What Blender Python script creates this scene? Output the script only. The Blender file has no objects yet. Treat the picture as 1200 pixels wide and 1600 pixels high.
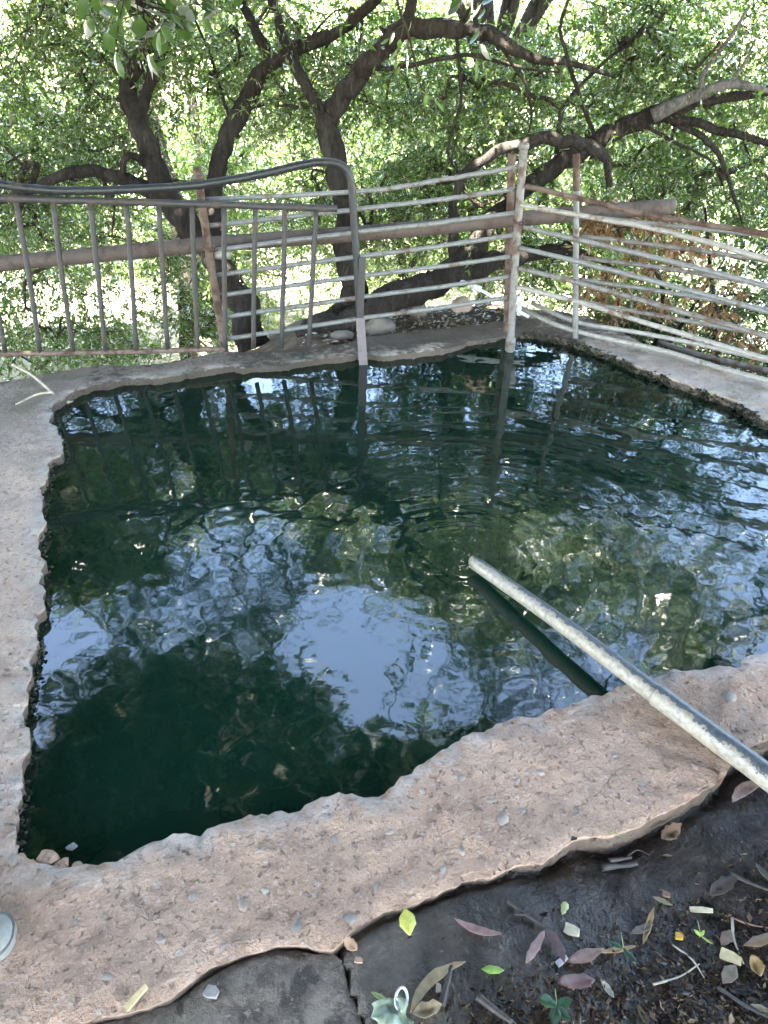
import bpy, math, random
import numpy as np
from mathutils import Vector, Matrix, geometry, noise as mnoise

# ------------------------------------------------------------------ camera, sky, sun, exposure
scene = bpy.context.scene
PITCH = math.radians(32.3)
F = 1200.0                       # focal length in pixels of the 1200 x 1600 photograph
CAM = np.array([0.0, 0.0, 1.5])
cam_d = bpy.data.cameras.new('camera'); cam = bpy.data.objects.new('camera', cam_d)
scene.collection.objects.link(cam); scene.camera = cam
cam.location = CAM; cam.rotation_euler = (math.pi/2-PITCH, 0, 0)
cam_d.sensor_fit = 'VERTICAL'; cam_d.sensor_height = 24.0; cam_d.lens = 24.0*F/1600
cam_d.clip_start = 0.05; cam_d.clip_end = 3000

SUN_EL = math.radians(67); SUN_AZ = math.radians(188)     # azimuth clockwise from +Y: behind the camera
world = bpy.data.worlds.new('World'); scene.world = world; world.use_nodes = True
wn = world.node_tree; wn.nodes.clear()
sky = wn.nodes.new('ShaderNodeTexSky'); sky.sky_type = 'NISHITA'; sky.sun_disc = False
sky.sun_elevation = SUN_EL; sky.sun_rotation = SUN_AZ; sky.air_density = 1.0; sky.dust_density = 2.5; sky.ozone_density = 1.0
bg = wn.nodes.new('ShaderNodeBackground'); bg.inputs[1].default_value = 0.10
wo = wn.nodes.new('ShaderNodeOutputWorld')
wn.links.new(sky.outputs[0], bg.inputs[0]); wn.links.new(bg.outputs[0], wo.inputs[0])
sd = bpy.data.lights.new('sun', 'SUN'); sun = bpy.data.objects.new('sun', sd); scene.collection.objects.link(sun)
sd.energy = 5.0; sd.angle = math.radians(0.5); sd.color = (1.0, 0.94, 0.84)
sdir = Vector((math.sin(SUN_AZ)*math.cos(SUN_EL), math.cos(SUN_AZ)*math.cos(SUN_EL), math.sin(SUN_EL)))
sun.rotation_euler = sdir.to_track_quat('Z', 'Y').to_euler(); sun.location = sdir*30
scene.view_settings.view_transform = 'Standard'; scene.view_settings.look = 'None'
scene.view_settings.exposure = 5.45; scene.view_settings.gamma = 1.0
scene.render.engine = 'CYCLES'
cy = scene.cycles
cy.use_denoising = True; cy.max_bounces = 7; cy.diffuse_bounces = 4; cy.glossy_bounces = 3
cy.transmission_bounces = 4; cy.transparent_max_bounces = 4; cy.sample_clamp_indirect = 12.0; cy.use_fast_gi = False
cy.caustics_reflective = False; cy.caustics_refractive = False

rng = np.random.default_rng(7); random.seed(7)
COL = scene.collection

# ------------------------------------------------------------------ measuring: photograph pixel -> place
CP, SP = math.cos(PITCH), math.sin(PITCH)
def ray(px, py):
    u, v = (px-600)/F, (py-800)/F
    return np.array([u, CP - v*SP, -SP - v*CP])
def at(px, py, z=0.0):
    d = ray(px, py); return CAM + d*((z-CAM[2])/d[2])
def at_y(px, py, Y):
    d = ray(px, py); return CAM + d*(Y/d[1])
def at_pl(px, py, a, b):
    """on the vertical plane through ground points a, b"""
    d = ray(px, py); nx, ny = -(b[1]-a[1]), (b[0]-a[0])
    return CAM + d*((nx*a[0]+ny*a[1])/(nx*d[0]+ny*d[1]))

# ------------------------------------------------------------------ object helpers
def mesh_np(name, V, Fc, smooth=True):
    """V (n,3); Fc: (m,3) or (m,4) int array, or a list of such arrays"""
    V = np.asarray(V, np.float32)
    Fs = [np.asarray(f, np.int32) for f in (Fc if isinstance(Fc, list) else [Fc]) if len(f)]
    me = bpy.data.meshes.new(name)
    me.vertices.add(len(V)); me.vertices.foreach_set('co', V.ravel())
    loops = np.concatenate([f.ravel() for f in Fs])
    sizes = np.concatenate([np.full(len(f), f.shape[1], np.int32) for f in Fs])
    starts = np.concatenate([[0], np.cumsum(sizes)[:-1]]).astype(np.int32)
    me.loops.add(len(loops)); me.loops.foreach_set('vertex_index', loops)
    me.polygons.add(len(sizes)); me.polygons.foreach_set('loop_start', starts)
    me.polygons.foreach_set('loop_total', sizes)
    me.polygons.foreach_set('use_smooth', np.full(len(sizes), smooth, bool))
    me.update(calc_edges=True); me.validate()
    return me
def obj(name, me, m, parent=None):
    o = bpy.data.objects.new(name, me); COL.objects.link(o)
    if m is not None and me is not None and not me.materials: me.materials.append(m)
    if parent is not None: o.parent = parent
    return o
def tag(o, label=None, cat=None, group=None, kind=None):
    if label: o['label'] = label
    if cat: o['category'] = cat
    if group: o['group'] = group
    if kind: o['kind'] = kind
    return o
def thing(name, label, cat, loc=(0, 0, 0), group=None):
    o = bpy.data.objects.new(name, None); COL.objects.link(o); o.empty_display_size = 0.1
    o.location = loc
    return tag(o, label, cat, group)
class MB:
    """collects shapes (numpy) and links them as one mesh object"""
    def __init__(s): s.v = []; s.q = []; s.t = []; s.n = 0
    def add(s, V, Q=None, T=None):
        if Q is not None and len(Q): s.q.append(np.asarray(Q)+s.n)
        if T is not None and len(T): s.t.append(np.asarray(T)+s.n)
        s.v.append(np.asarray(V, float)); s.n += len(V)
    def tube(s, P, R, k=8, caps=True, squash=None):
        V, Q, T = tube_np(P, R, k, caps); s.add(V, Q, T)
    def build(s, name, m, parent=None, smooth=True):
        f = []
        if s.q: f.append(np.concatenate(s.q))
        if s.t: f.append(np.concatenate(s.t))
        V = np.concatenate(s.v)
        if parent is not None: V = V - np.array(parent.location)
        return obj(name, mesh_np(name, V, f, smooth), m, parent)
def resample(P, n, wob=0.0):
    """Catmull-Rom through P (columns may carry a radius)"""
    P = np.asarray(P, float)
    if len(P) == 2: P = np.array([P[0], (P[0]+P[1])/2, P[1]])
    Q = np.vstack([2*P[0]-P[1], P, 2*P[-1]-P[-2]])
    t = np.linspace(0, len(P)-1-1e-9, n); i = t.astype(int); f = (t-i)[:, None]
    a, b, c, d = Q[i], Q[i+1], Q[i+2], Q[i+3]
    R = .5*((2*b)+(-a+c)*f+(2*a-5*b+4*c-d)*f**2+(-a+3*b-3*c+d)*f**3)
    if wob: R[:, :3] += rng.normal(0, wob, (n, 3))
    return R
def frames(P):
    T = np.gradient(P, axis=0); T /= np.linalg.norm(T, axis=1, keepdims=True)+1e-12
    up = np.array([0, 0, 1.0]) if abs(T[0][2]) < .9 else np.array([1.0, 0, 0])
    N = np.zeros_like(P); n = np.cross(up, T[0]); n /= np.linalg.norm(n); N[0] = n
    for i in range(1, len(P)):
        n = N[i-1]-T[i]*N[i-1].dot(T[i]); N[i] = n/(np.linalg.norm(n)+1e-12)
    return T, N, np.cross(T, N)
def tube_np(P, R, k=8, caps=True):
    P = np.asarray(P, float); R = np.broadcast_to(np.asarray(R, float), (len(P),))
    T, N, B = frames(P); a = np.arange(k)*2*math.pi/k
    V = (P[:, None]+R[:, None, None]*(np.cos(a)[None, :, None]*N[:, None]+np.sin(a)[None, :, None]*B[:, None])).reshape(-1, 3)
    i = np.arange(len(P)-1)[:, None]*k; j = np.arange(k)[None]; j2 = (j+1) % k
    Q = np.stack([i+j, i+j2, i+k+j2, i+k+j], -1).reshape(-1, 4)
    Tt = np.zeros((0, 3), int)
    if caps:
        n = len(V); V = np.vstack([V, P[0], P[-1]]); j = np.arange(k); b = (len(P)-1)*k
        Tt = np.vstack([np.stack([np.full(k, n), (j+1) % k, j], -1), np.stack([np.full(k, n+1), b+j, b+(j+1) % k], -1)])
    return V, Q, Tt
def pipe_hollow(P, r, k=14, wall=.18, n=None):
    """open-ended pipe: outer and inner skin with rims"""
    P = np.asarray(P, float); R = np.broadcast_to(np.asarray(r, float), (len(P),))
    Vo, Qo, _ = tube_np(P, R, k, False); Vi, Qi, _ = tube_np(P, R*(1-wall), k, False)
    m = len(Vo); j = np.arange(k); j2 = (j+1) % k; b = (len(P)-1)*k
    rim = np.vstack([np.stack([j2, j, m+j, m+j2], -1), np.stack([b+j, b+j2, m+b+j2, m+b+j], -1)])
    return np.vstack([Vo, Vi]), np.vstack([Qo, Qi[:, ::-1]+m, rim])
def fbm2(x, y, s=1.0, o=4, seed=0):
    r = np.zeros(len(x))
    for i in range(len(x)):
        r[i] = mnoise.fractal((x[i]*s+seed*7.3, y[i]*s-seed*3.1, seed*1.7), 1.0, 2.0, o)
    return r

# ------------------------------------------------------------------ materials
class M:
    """small node-material builder"""
    def __init__(s, name):
        s.m = bpy.data.materials.new(name); s.m.use_nodes = True; s.t = s.m.node_tree; s.t.nodes.clear()
        s.out = s.t.nodes.new('ShaderNodeOutputMaterial')
        s.tc = s.t.nodes.new('ShaderNodeTexCoord'); s.co = s.tc.outputs['Object']
    def n(s, typ, **kw):
        nd = s.t.nodes.new(typ)
        for k, v in kw.items():
            if hasattr(nd, k): setattr(nd, k, v)
            else: nd.inputs[k].default_value = v
        return nd
    def l(s, a, b): s.t.links.new(a, b)
    def world(s):
        g = s.n('ShaderNodeNewGeometry'); s.co = g.outputs['Position']; return s
    def noise(s, scale, detail=4, rough=.55, stretch=None, dist=0.0):
        nd = s.n('ShaderNodeTexNoise', Scale=scale, Detail=detail, Roughness=rough, Distortion=dist)
        if stretch:
            mp = s.n('ShaderNodeMapping'); mp.inputs['Scale'].default_value = stretch; s.l(s.co, mp.inputs[0]); s.l(mp.outputs[0], nd.inputs[0])
        else: s.l(s.co, nd.inputs['Vector'])
        return nd.outputs['Fac']
    def voro(s, scale, feature='F1', rnd=1.0):
        nd = s.n('ShaderNodeTexVoronoi', feature=feature, Scale=scale); nd.inputs['Randomness'].default_value = rnd
        s.l(s.co, nd.inputs['Vector']); return nd
    def ramp(s, fac, stops, interp='LINEAR'):
        r = s.n('ShaderNodeValToRGB'); e = r.color_ramp.elements; r.color_ramp.interpolation = interp
        while len(e) < len(stops): e.new(.5)
        for el, (p, c) in zip(e, stops):
            el.position = p; el.color = (c[0], c[1], c[2], 1) if hasattr(c, '__len__') else (c, c, c, 1)
        s.l(fac, r.inputs[0]); return r.outputs[0]
    def mix(s, fac, a, b, blend='MIX'):
        nd = s.n('ShaderNodeMix', data_type='RGBA', blend_type=blend)
        for val, idx in ((fac, 0), (a, 6), (b, 7)):
            if hasattr(val, 'is_output'): s.l(val, nd.inputs[idx])
            elif idx == 0: nd.inputs[0].default_value = val
            else: nd.inputs[idx].default_value = (val[0], val[1], val[2], 1)
        return nd.outputs[2]
    def math(s, op, a, b=0.0):
        nd = s.n('ShaderNodeMath', operation=op)
        for v, i in ((a, 0), (b, 1)):
            if hasattr(v, 'is_output'): s.l(v, nd.inputs[i])
            else: nd.inputs[i].default_value = v
        return nd.outputs[0]
    def bump(s, h, strength=.5, dist=.01, prev=None):
        b = s.n('ShaderNodeBump', Strength=strength, Distance=dist); s.l(h, b.inputs['Height'])
        if prev is not None: s.l(prev, b.inputs['Normal'])
        return b.outputs[0]
    def pbr(s, col, rough=.7, metal=0.0, nrm=None, spec=.5, sss=None):
        p = s.n('ShaderNodeBsdfPrincipled')
        def put(k, v):
            if hasattr(v, 'is_output'): s.l(v, p.inputs[k])
            elif hasattr(v, '__len__'): p.inputs[k].default_value = (v[0], v[1], v[2], 1)
            else: p.inputs[k].default_value = v
        put('Base Color', col); put('Roughness', rough); put('Metallic', metal); put('Specular IOR Level', spec)
        if nrm is not None: s.l(nrm, p.inputs['Normal'])
        s.l(p.outputs[0], s.out.inputs[0]); return s.m

def mat_concrete():
    k = M('reddish_concrete').world()
    sep = k.n('ShaderNodeSeparateXYZ'); k.l(k.co, sep.inputs[0])
    far = k.ramp(k.math('ADD', k.math('MULTIPLY', sep.outputs[1], .2), k.math('MULTIPLY', k.noise(2.2, 3), .25)), [(.62, 0), (.86, 1)])
    left = k.ramp(k.math('ADD', k.math('MULTIPLY', sep.outputs[0], -.45), k.math('MULTIPLY', k.noise(1.6, 3), .3)), [(.42, 0), (.72, 1)])
    big = k.noise(3.5, 6, .6); fine = k.noise(95, 3, .7); mid = k.noise(21, 6, .7); grit = k.noise(190, 2, .6)
    red = k.ramp(big, [(.28, (.37, .232, .158)), (.5, (.445, .292, .203)), (.72, (.50, .352, .258))])
    grey = k.ramp(big, [(.32, (.33, .262, .205)), (.5, (.46, .375, .30)), (.68, (.54, .455, .375))])
    c = k.mix(k.math('MULTIPLY', left, .65), red, (.53, .42, .335)); c = k.mix(far, c, grey)
    # damp dark concrete along the back, left of the corner post
    dk = k.math('MULTIPLY', k.ramp(k.math('ADD', k.math('MULTIPLY', sep.outputs[0], -.5), k.math('MULTIPLY', k.noise(2.6, 4, .6), .8)), [(.36, 0), (.62, 1)]), far)
    c = k.mix(k.math('MULTIPLY', dk, .8), c, k.ramp(mid, [(.3, (.085, .074, .058)), (.7, (.17, .15, .12))]))
    c = k.mix(k.math('MULTIPLY', k.ramp(mid, [(.30, 1), (.5, 0)]), .6), c, (.26, .165, .12))
    c = k.mix(k.math('MULTIPLY', k.ramp(fine, [(.55, 0), (.72, 1)]), .6), c, (.60, .49, .42))
    c = k.mix(k.math('MULTIPLY', k.ramp(grit, [(.34, 1), (.48, 0)]), .3), c, (.24, .15, .11))
    pit = k.ramp(k.noise(60, 4, .65), [(.33, 0), (.41, 1)])
    c = k.mix(k.math('MULTIPLY', k.math('SUBTRACT', 1.0, pit), .45), c, (.16, .10, .075))
    vs_ = k.voro(34); agg = k.math('MULTIPLY', k.ramp(vs_.outputs['Distance'], [(.16, 1), (.26, 0)]), k.ramp(k.noise(11, 2), [(.56, 0), (.62, 1)]))
    c = k.mix(k.math('MULTIPLY', agg, .6), c, k.ramp(vs_.outputs['Color'], [(.2, (.27, .24, .22)), (.8, (.52, .44, .39))]))
    # hairline cracks
    vc = k.voro(5.5, 'DISTANCE_TO_EDGE'); wv = k.n('ShaderNodeTexNoise', Scale=9.0, Detail=4.0)
    k.l(k.co, wv.inputs['Vector']); va = k.n('ShaderNodeVectorMath', operation='ADD'); vm = k.n('ShaderNodeVectorMath', operation='SCALE'); vm.inputs[3].default_value = .16
    k.l(wv.outputs['Color'], vm.inputs[0]); k.l(k.co, va.inputs[0]); k.l(vm.outputs[0], va.inputs[1]); k.l(va.outputs[0], vc.inputs['Vector'])
    crack = k.math('MULTIPLY', k.ramp(vc.outputs['Distance'], [(0, 1), (.010, 0)]), k.ramp(k.noise(2.7, 2), [(.56, 0), (.64, 1)]))
    c = k.mix(k.math('MULTIPLY', crack, .6), c, (.13, .08, .06))
    # green algae staining at the back
    c = k.mix(k.math('MULTIPLY', k.math('MULTIPLY', far, k.ramp(k.noise(3.1, 4), [(.5, 0), (.62, 1)])), .6), c, (.13, .14, .085))
    ea = k.n('ShaderNodeAttribute', attribute_name='edge')
    c = k.mix(k.math('MULTIPLY', k.math('MULTIPLY', ea.outputs['Fac'], k.ramp(k.noise(14, 5, .65), [(.40, 0), (.56, 1)])), .6), c, (.50, .47, .43))
    st = k.ramp(k.noise(1.7, 5, .6, dist=.5), [(.54, 0), (.66, 1)]); c = k.mix(k.math('MULTIPLY', st, .4), c, (.27, .19, .145))
    # muddy tint low on the slab's flanks; also paints in the crack's shade
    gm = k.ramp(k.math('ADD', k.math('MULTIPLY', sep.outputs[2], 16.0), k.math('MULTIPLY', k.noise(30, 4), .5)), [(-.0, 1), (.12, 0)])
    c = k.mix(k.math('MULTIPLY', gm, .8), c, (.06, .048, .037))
    n1 = k.bump(mid, .8, .02); n2 = k.bump(pit, .9, .008, n1); n3 = k.bump(fine, .8, .006, n2); n4 = k.bump(k.math('SUBTRACT', 1.0, crack), .6, .004, n3); n5 = k.bump(agg, .5, .005, n4)
    return k.pbr(c, .9, nrm=n5, spec=.25)
def mat_lower():
    k = M('grey_wet_concrete').world()
    big = k.noise(6, 7, .65, dist=.4); fine = k.noise(80, 4, .7); mid = k.noise(24, 6, .7)
    c = k.ramp(big, [(.3, (.06, .044, .032)), (.47, (.155, .122, .092)), (.66, (.27, .222, .175))])
    c = k.mix(k.ramp(mid, [(.36, .8), (.5, 0)]), c, (.045, .033, .024))
    c = k.mix(k.ramp(k.noise(11, 4, dist=.6), [(.52, 0), (.60, .85)]), c, (.032, .024, .018))
    c = k.mix(k.ramp(fine, [(.56, 0), (.7, .55)]), c, (.33, .28, .23))
    c = k.mix(k.ramp(k.noise(4, 3), [(.56, 0), (.66, .5)]), c, (.12, .115, .065))
    r = k.ramp(big, [(.32, .45), (.6, .92)])
    return k.pbr(c, r, nrm=k.bump(fine, .7, .007, k.bump(mid, .8, .02)), spec=.35)
def mat_mud():
    k = M('wet_dark_mud').world()
    big = k.noise(4.2, 6, .62); mid = k.noise(19, 6, .65); fine = k.noise(85, 3)
    sep = k.n('ShaderNodeSeparateXYZ'); k.l(k.co, sep.inputs[0])
    c = k.ramp(mid, [(.3, (.012, .0085, .0065)), (.5, (.026, .0195, .015)), (.72, (.06, .045, .034))])
    # drier clay smeared towards the slab on the left
    dry = k.ramp(k.math('ADD', k.math('MULTIPLY', sep.outputs[0], -1.1), k.math('MULTIPLY', big, 1.0)), [(.18, 0), (.62, 1)])
    c = k.mix(dry, c, k.ramp(mid, [(.3, (.065, .051, .039)), (.6, (.165, .135, .107))]))
    wet = k.ramp(k.noise(3.3, 5, .65, dist=.5), [(.36, 0), (.48, 1)])
    r = k.math('SUBTRACT', k.math('ADD', .74, k.math('MULTIPLY', dry, .16)), k.math('MULTIPLY', wet, .46))
    return k.pbr(c, r, nrm=k.bump(fine, .4, .006, k.bump(mid, .8, .022)), spec=.35)
def mat_ground():
    k = M('ground_soil').world()
    at_ = k.n('ShaderNodeAttribute', attribute_name='soil')
    pale = k.ramp(k.noise(1.3, 6, .65), [(.3, (.22, .20, .13)), (.5, (.34, .305, .225)), (.7, (.45, .415, .34))])
    v = k.voro(7); pale = k.mix(k.math('MULTIPLY', k.ramp(k.noise(7, 4), [(.5, 0), (.62, 1)]), .6), pale, (.19, .17, .09))
    soil = k.ramp(k.noise(9, 6, .65), [(.3, (.05, .037, .026)), (.5, (.12, .09, .065)), (.7, (.22, .17, .12))])
    c = k.mix(at_.outputs['Fac'], pale, soil)
    return k.pbr(c, .95, nrm=k.bump(k.noise(14, 6, .65), .7, .05), spec=.2)
def mat_water():
    k = M('dark_green_water').world()
    c = k.ramp(k.noise(1.1, 3), [(.35, (.0040, .0170, .0100)), (.65, (.0052, .0215, .0128))])
    p = k.n('ShaderNodeBsdfPrincipled')
    k.l(c, p.inputs['Base Color']); p.inputs['Roughness'].default_value = .035; p.inputs['IOR'].default_value = 1.42
    k.l(k.bump(k.noise(22, 2, .5), .05, .004), p.inputs['Normal'])
    k.l(p.outputs[0], k.out.inputs[0]); return k.m
def mat_bark(name, a, b, cgrey, scale=1.0):
    k = M(name)
    s = k.noise(9*scale, 6, .65, (1, 1, .28)); f = k.noise(46*scale, 5, .75, (1, 1, .16), .4)
    c = k.ramp(s, [(.3, a), (.52, b), (.72, cgrey)])
    c = k.mix(k.math('MULTIPLY', k.ramp(f, [(.35, 1), (.55, 0)]), .6), c, tuple(x*.35 for x in a))
    return k.pbr(c, .92, nrm=k.bump(f, 1.0, .05, k.bump(s, .8, .05)), spec=.2)
def mat_leaf(name, stops, trans=.5, gloss=.07, tcol=None):
    k = M(name)
    g = k.n('ShaderNodeNewGeometry'); r = g.outputs['Random Per Island']
    c = k.ramp(r, stops)
    k.co = g.outputs['Position']
    hv = k.n('ShaderNodeHueSaturation'); k.l(c, hv.inputs['Color']); hv.inputs['Saturation'].default_value = 1.0
    k.l(k.math('ADD', .62, k.math('MULTIPLY', k.noise(1.3, 3), .76)), hv.inputs['Value'])
    c = hv.outputs[0]
    d = k.n('ShaderNodeBsdfDiffuse'); k.l(c, d.inputs[0])
    t = k.n('ShaderNodeBsdfTranslucent'); k.l(k.mix(1.0, c, tcol or (1.6, 1.75, .68), 'MULTIPLY'), t.inputs[0])
    gl = k.n('ShaderNodeBsdfGlossy', Roughness=.38); gl.inputs[0].default_value = (1, 1, 1, 1)
    m1 = k.n('ShaderNodeMixShader'); m1.inputs[0].default_value = trans; k.l(d.outputs[0], m1.inputs[1]); k.l(t.outputs[0], m1.inputs[2])
    fr = k.n('ShaderNodeFresnel', IOR=1.4)
    m2 = k.n('ShaderNodeMixShader'); k.l(k.math('MULTIPLY', fr.outputs[0], gloss*8), m2.inputs[0]); k.l(m1.outputs[0], m2.inputs[1]); k.l(gl.outputs[0], m2.inputs[2])
    k.l(m2.outputs[0], k.out.inputs[0]); return k.m
def mat_paintmetal(name, base, dirt, rustc, rust=.5, rough=.45, metal=.35, scale=1.0):
    k = M(name).world()
    a = k.noise(13*scale, 6, .65); b = k.noise(45*scale, 4, .6)
    c = k.mix(k.ramp(b, [(.4, 0), (.7, .7)]), base, dirt)
    rm = k.ramp(a, [(rust, 0), (rust+.1, 1)])
    c = k.mix(rm, c, k.ramp(b, [(.3, tuple(x*.55 for x in rustc)), (.7, rustc)]))
    met = k.math('MULTIPLY', k.math('SUBTRACT', 1.0, rm), metal)
    r = k.math('ADD', rough, k.math('MULTIPLY', rm, .35))
    return k.pbr(c, r, metal=met, nrm=k.bump(b, .35, .003, k.bump(rm, .3, .002)))
def mat_inflow():
    k = M('stained_white_pipe').world()
    d = at(742, 878, -.02)-at(1210, 1218, .03)
    a = k.noise(22, 6, .7, dist=.5); b = k.noise(80, 3)
    sep = k.n('ShaderNodeSeparateXYZ'); k.l(k.co, sep.inputs[0])
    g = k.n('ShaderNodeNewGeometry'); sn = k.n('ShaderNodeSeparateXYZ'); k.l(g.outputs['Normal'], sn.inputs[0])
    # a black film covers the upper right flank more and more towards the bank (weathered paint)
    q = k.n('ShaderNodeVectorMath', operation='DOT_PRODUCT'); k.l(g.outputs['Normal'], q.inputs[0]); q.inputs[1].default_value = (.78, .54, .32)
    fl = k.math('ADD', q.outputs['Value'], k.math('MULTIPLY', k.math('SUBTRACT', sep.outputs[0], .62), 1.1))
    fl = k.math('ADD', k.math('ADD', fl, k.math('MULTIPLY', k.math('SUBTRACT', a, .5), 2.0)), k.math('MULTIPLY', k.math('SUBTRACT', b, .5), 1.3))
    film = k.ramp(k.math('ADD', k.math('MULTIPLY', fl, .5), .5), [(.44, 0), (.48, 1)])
    white = k.ramp(b, [(.3, (.20, .168, .122)), (.7, (.37, .335, .275))])
    white = k.mix(k.math('MULTIPLY', k.ramp(a, [(.5, 0), (.7, 1)]), .5), white, (.42, .36, .24))
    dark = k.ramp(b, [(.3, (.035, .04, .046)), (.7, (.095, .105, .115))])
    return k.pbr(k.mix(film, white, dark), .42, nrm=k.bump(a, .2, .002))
def mat_plain(name, col, rough=.6, var=.25, scale=40, metal=0.0, bump=.2):
    k = M(name)
    f = k.noise(scale, 4)
    c = k.ramp(f, [(.3, tuple(x*(1-var) for x in col)), (.7, tuple(min(1, x*(1+var)) for x in col))])
    return k.pbr(c, rough, metal=metal, nrm=k.bump(f, bump, .003))
def mat_stone(name, col, var=.3):
    k = M(name).world(); f = k.noise(30, 5); g = k.noise(6, 2)
    c = k.mix(.5, k.ramp(f, [(.3, tuple(x*(1-var) for x in col)), (.7, tuple(x*(1+var) for x in col))]), k.ramp(g, [(.35, tuple(x*.7 for x in col)), (.65, tuple(x*1.2 for x in col))]))
    return k.pbr(c, .88, nrm=k.bump(f, .5, .01), spec=.3)

MT = dict(
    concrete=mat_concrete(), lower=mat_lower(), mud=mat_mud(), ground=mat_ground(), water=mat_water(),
    bark=mat_bark('grey_brown_bark', (.022, .018, .014), (.048, .041, .033), (.092, .081, .069)),
    deadbark=mat_bark('grey_dead_wood', (.11, .10, .092), (.20, .19, .175), (.29, .275, .26)),
    twig=mat_bark('twig_bark', (.05, .04, .028), (.10, .08, .055), (.17, .14, .105), 2),
    eucbark=mat_bark('pale_bark', (.10, .075, .055), (.24, .19, .15), (.40, .35, .30), .6),
    leaf=mat_leaf('small_leaf_green', [(0, (.052, .098, .022)), (.4, (.085, .15, .036)), (.8, (.122, .19, .05)), (1, (.165, .205, .06))]),
    leaf2=mat_leaf('small_leaf_light', [(0, (.062, .11, .032)), (.5, (.102, .17, .052)), (1, (.16, .215, .075))]),
    leaf3=mat_leaf('bush_leaf', [(0, (.04, .085, .035)), (.5, (.07, .125, .05)), (1, (.11, .17, .075))]),
    broad=mat_leaf('broad_leaf', [(0, (.028, .06, .018)), (.6, (.05, .095, .025)), (1, (.085, .125, .03))], .3, .1),
    dryleaf=mat_leaf('dried_brown_leaf', [(0, (.16, .085, .035)), (.5, (.27, .155, .07)), (1, (.36, .24, .12))], .3, .05, (1.2, 1.0, .7)),
    galv=mat_paintmetal('galvanised_pipe', (.215, .22, .205), (.125, .12, .108), (.15, .10, .07), .56, .55, .2),
    galv2=mat_paintmetal('dirty_galvanised_pipe', (.20, .195, .175), (.12, .105, .088), (.15, .10, .075), .50, .6, .15),
    whitepipe=mat_paintmetal('flaking_white_pipe', (.32, .305, .265), (.20, .175, .14), (.18, .115, .08), .56, .5, .0),
    rust=mat_paintmetal('rusty_steel', (.12, .083, .062), (.18, .13, .10), (.09, .052, .036), .46, .75, .1),
    bigpipe=mat_paintmetal('brown_rust_pipe', (.105, .080, .064), (.072, .056, .045), (.085, .060, .046), .5, .72, .1, .6),
    darkgate=mat_paintmetal('dark_gate_paint', (.022, .027, .027), (.036, .039, .037), (.07, .052, .042), .54, .45, .2),
    greygate=mat_paintmetal('grey_gate_bars', (.046, .045, .042), (.034, .032, .030), (.095, .07, .054), .52, .55, .2),
    flat=mat_paintmetal('mauve_grey_flat_bar', (.17, .14, .145), (.12, .10, .10), (.10, .075, .065), .6, .55, .2),
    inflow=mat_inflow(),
    algae=mat_leaf('algae', [(0, (.012, .013, .007)), (.6, (.025, .026, .014)), (1, (.055, .05, .03))], .1, .1),
    pvc=mat_plain('white_pvc', (.68, .69, .70), .4, .12),
    stick=mat_plain('bleached_stick', (.36, .30, .23), .8, .3),
    darkstick=mat_plain('dark_stick', (.035, .028, .024), .6, .4),
    redtwig=mat_plain('reddish_twig', (.22, .11, .08), .7, .3),
    greystone=mat_stone('grey_aggregate', (.30, .255, .215)), pinkstone=mat_stone('buff_aggregate', (.36, .27, .215)),
    rock=mat_stone('pale_rock', (.15, .13, .105)), bag=mat_plain('black_plastic', (.015, .015, .017), .35, .3),
    litter=mat_leaf('litter_bits', [(0, (.018, .014, .011)), (.5, (.042, .029, .021)), (.75, (.085, .056, .035)), (.93, (.15, .10, .06)), (1, (.28, .20, .12))], .1, .003, (1, 1, 1)),
    shoe=mat_plain('grey_shoe_fabric', (.22, .22, .20), .85, .2), sole=mat_plain('white_shoe_sole', (.42, .41, .38), .6, .08),
    rubber=mat_plain('grey_rubber', (.20, .195, .175), .8, .2),
    alu=mat_plain('pull_tab_metal', (.72, .73, .74), .28, .05, metal=.9, bump=.05),
    wrap=mat_plain('pale_green_plastic', (.26, .31, .21), .35, .3, 45),
)

# ------------------------------------------------------------------ outlines of pool and rim (on the slab top, z = 0)
WZ = -0.048
def dens(P, step, jit, seed, freq=9.0):
    """closed polyline resampled and made ragged"""
    P = np.asarray(P, float)[:, :2]; out = []
    for a, b in zip(P, np.roll(P, -1, 0)):
        L = np.linalg.norm(b-a); n = max(1, int(L/step))
        for i in range(n): out.append(a+(b-a)*i/n)
    out = np.array(out); T = np.roll(out, -1, 0)-np.roll(out, 1, 0); T /= np.linalg.norm(T, axis=1, keepdims=True)+1e-9
    N = np.stack([T[:, 1], -T[:, 0]], 1)
    j = fbm2(out[:, 0], out[:, 1], freq, 4, seed)*jit+fbm2(out[:, 0], out[:, 1], freq*4, 3, seed+1)*jit*.5
    return out+N*j[:, None]
px_left = [(82,634),(78,662),(101,686),(96,705),(76,728),(66,758),(69,800),(63,868),(71,920),(62,960),(55,1000),(46,1050),(51,1090),(39,1130),(43,1170),(35,1200),(31,1260),(25,1300),(27,1332),(48,1350),(92,1358)]
px_near = [(132,1350),(182,1345),(215,1325),(250,1305),(290,1298),(312,1298),(345,1283),(400,1278),(450,1265),(530,1240),(590,1238),(640,1205),(715,1165),(770,1138),(850,1110),(920,1090),(965,1070),(985,1063),(1040,1048),(1100,1042),(1140,1040),(1165,1028),(1200,1020)]
px_right = [(1200,655),(1150,625),(1100,608),(1050,590),(1000,572),(960,553),(925,540),(880,525),(835,517),(800,516),(770,522),(740,528),(700,540),(650,548),(600,551),(575,550),(540,552),(480,560),(430,568),(380,571),(350,570),(300,578),(250,588),(210,588),(150,597),(105,612)]
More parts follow.
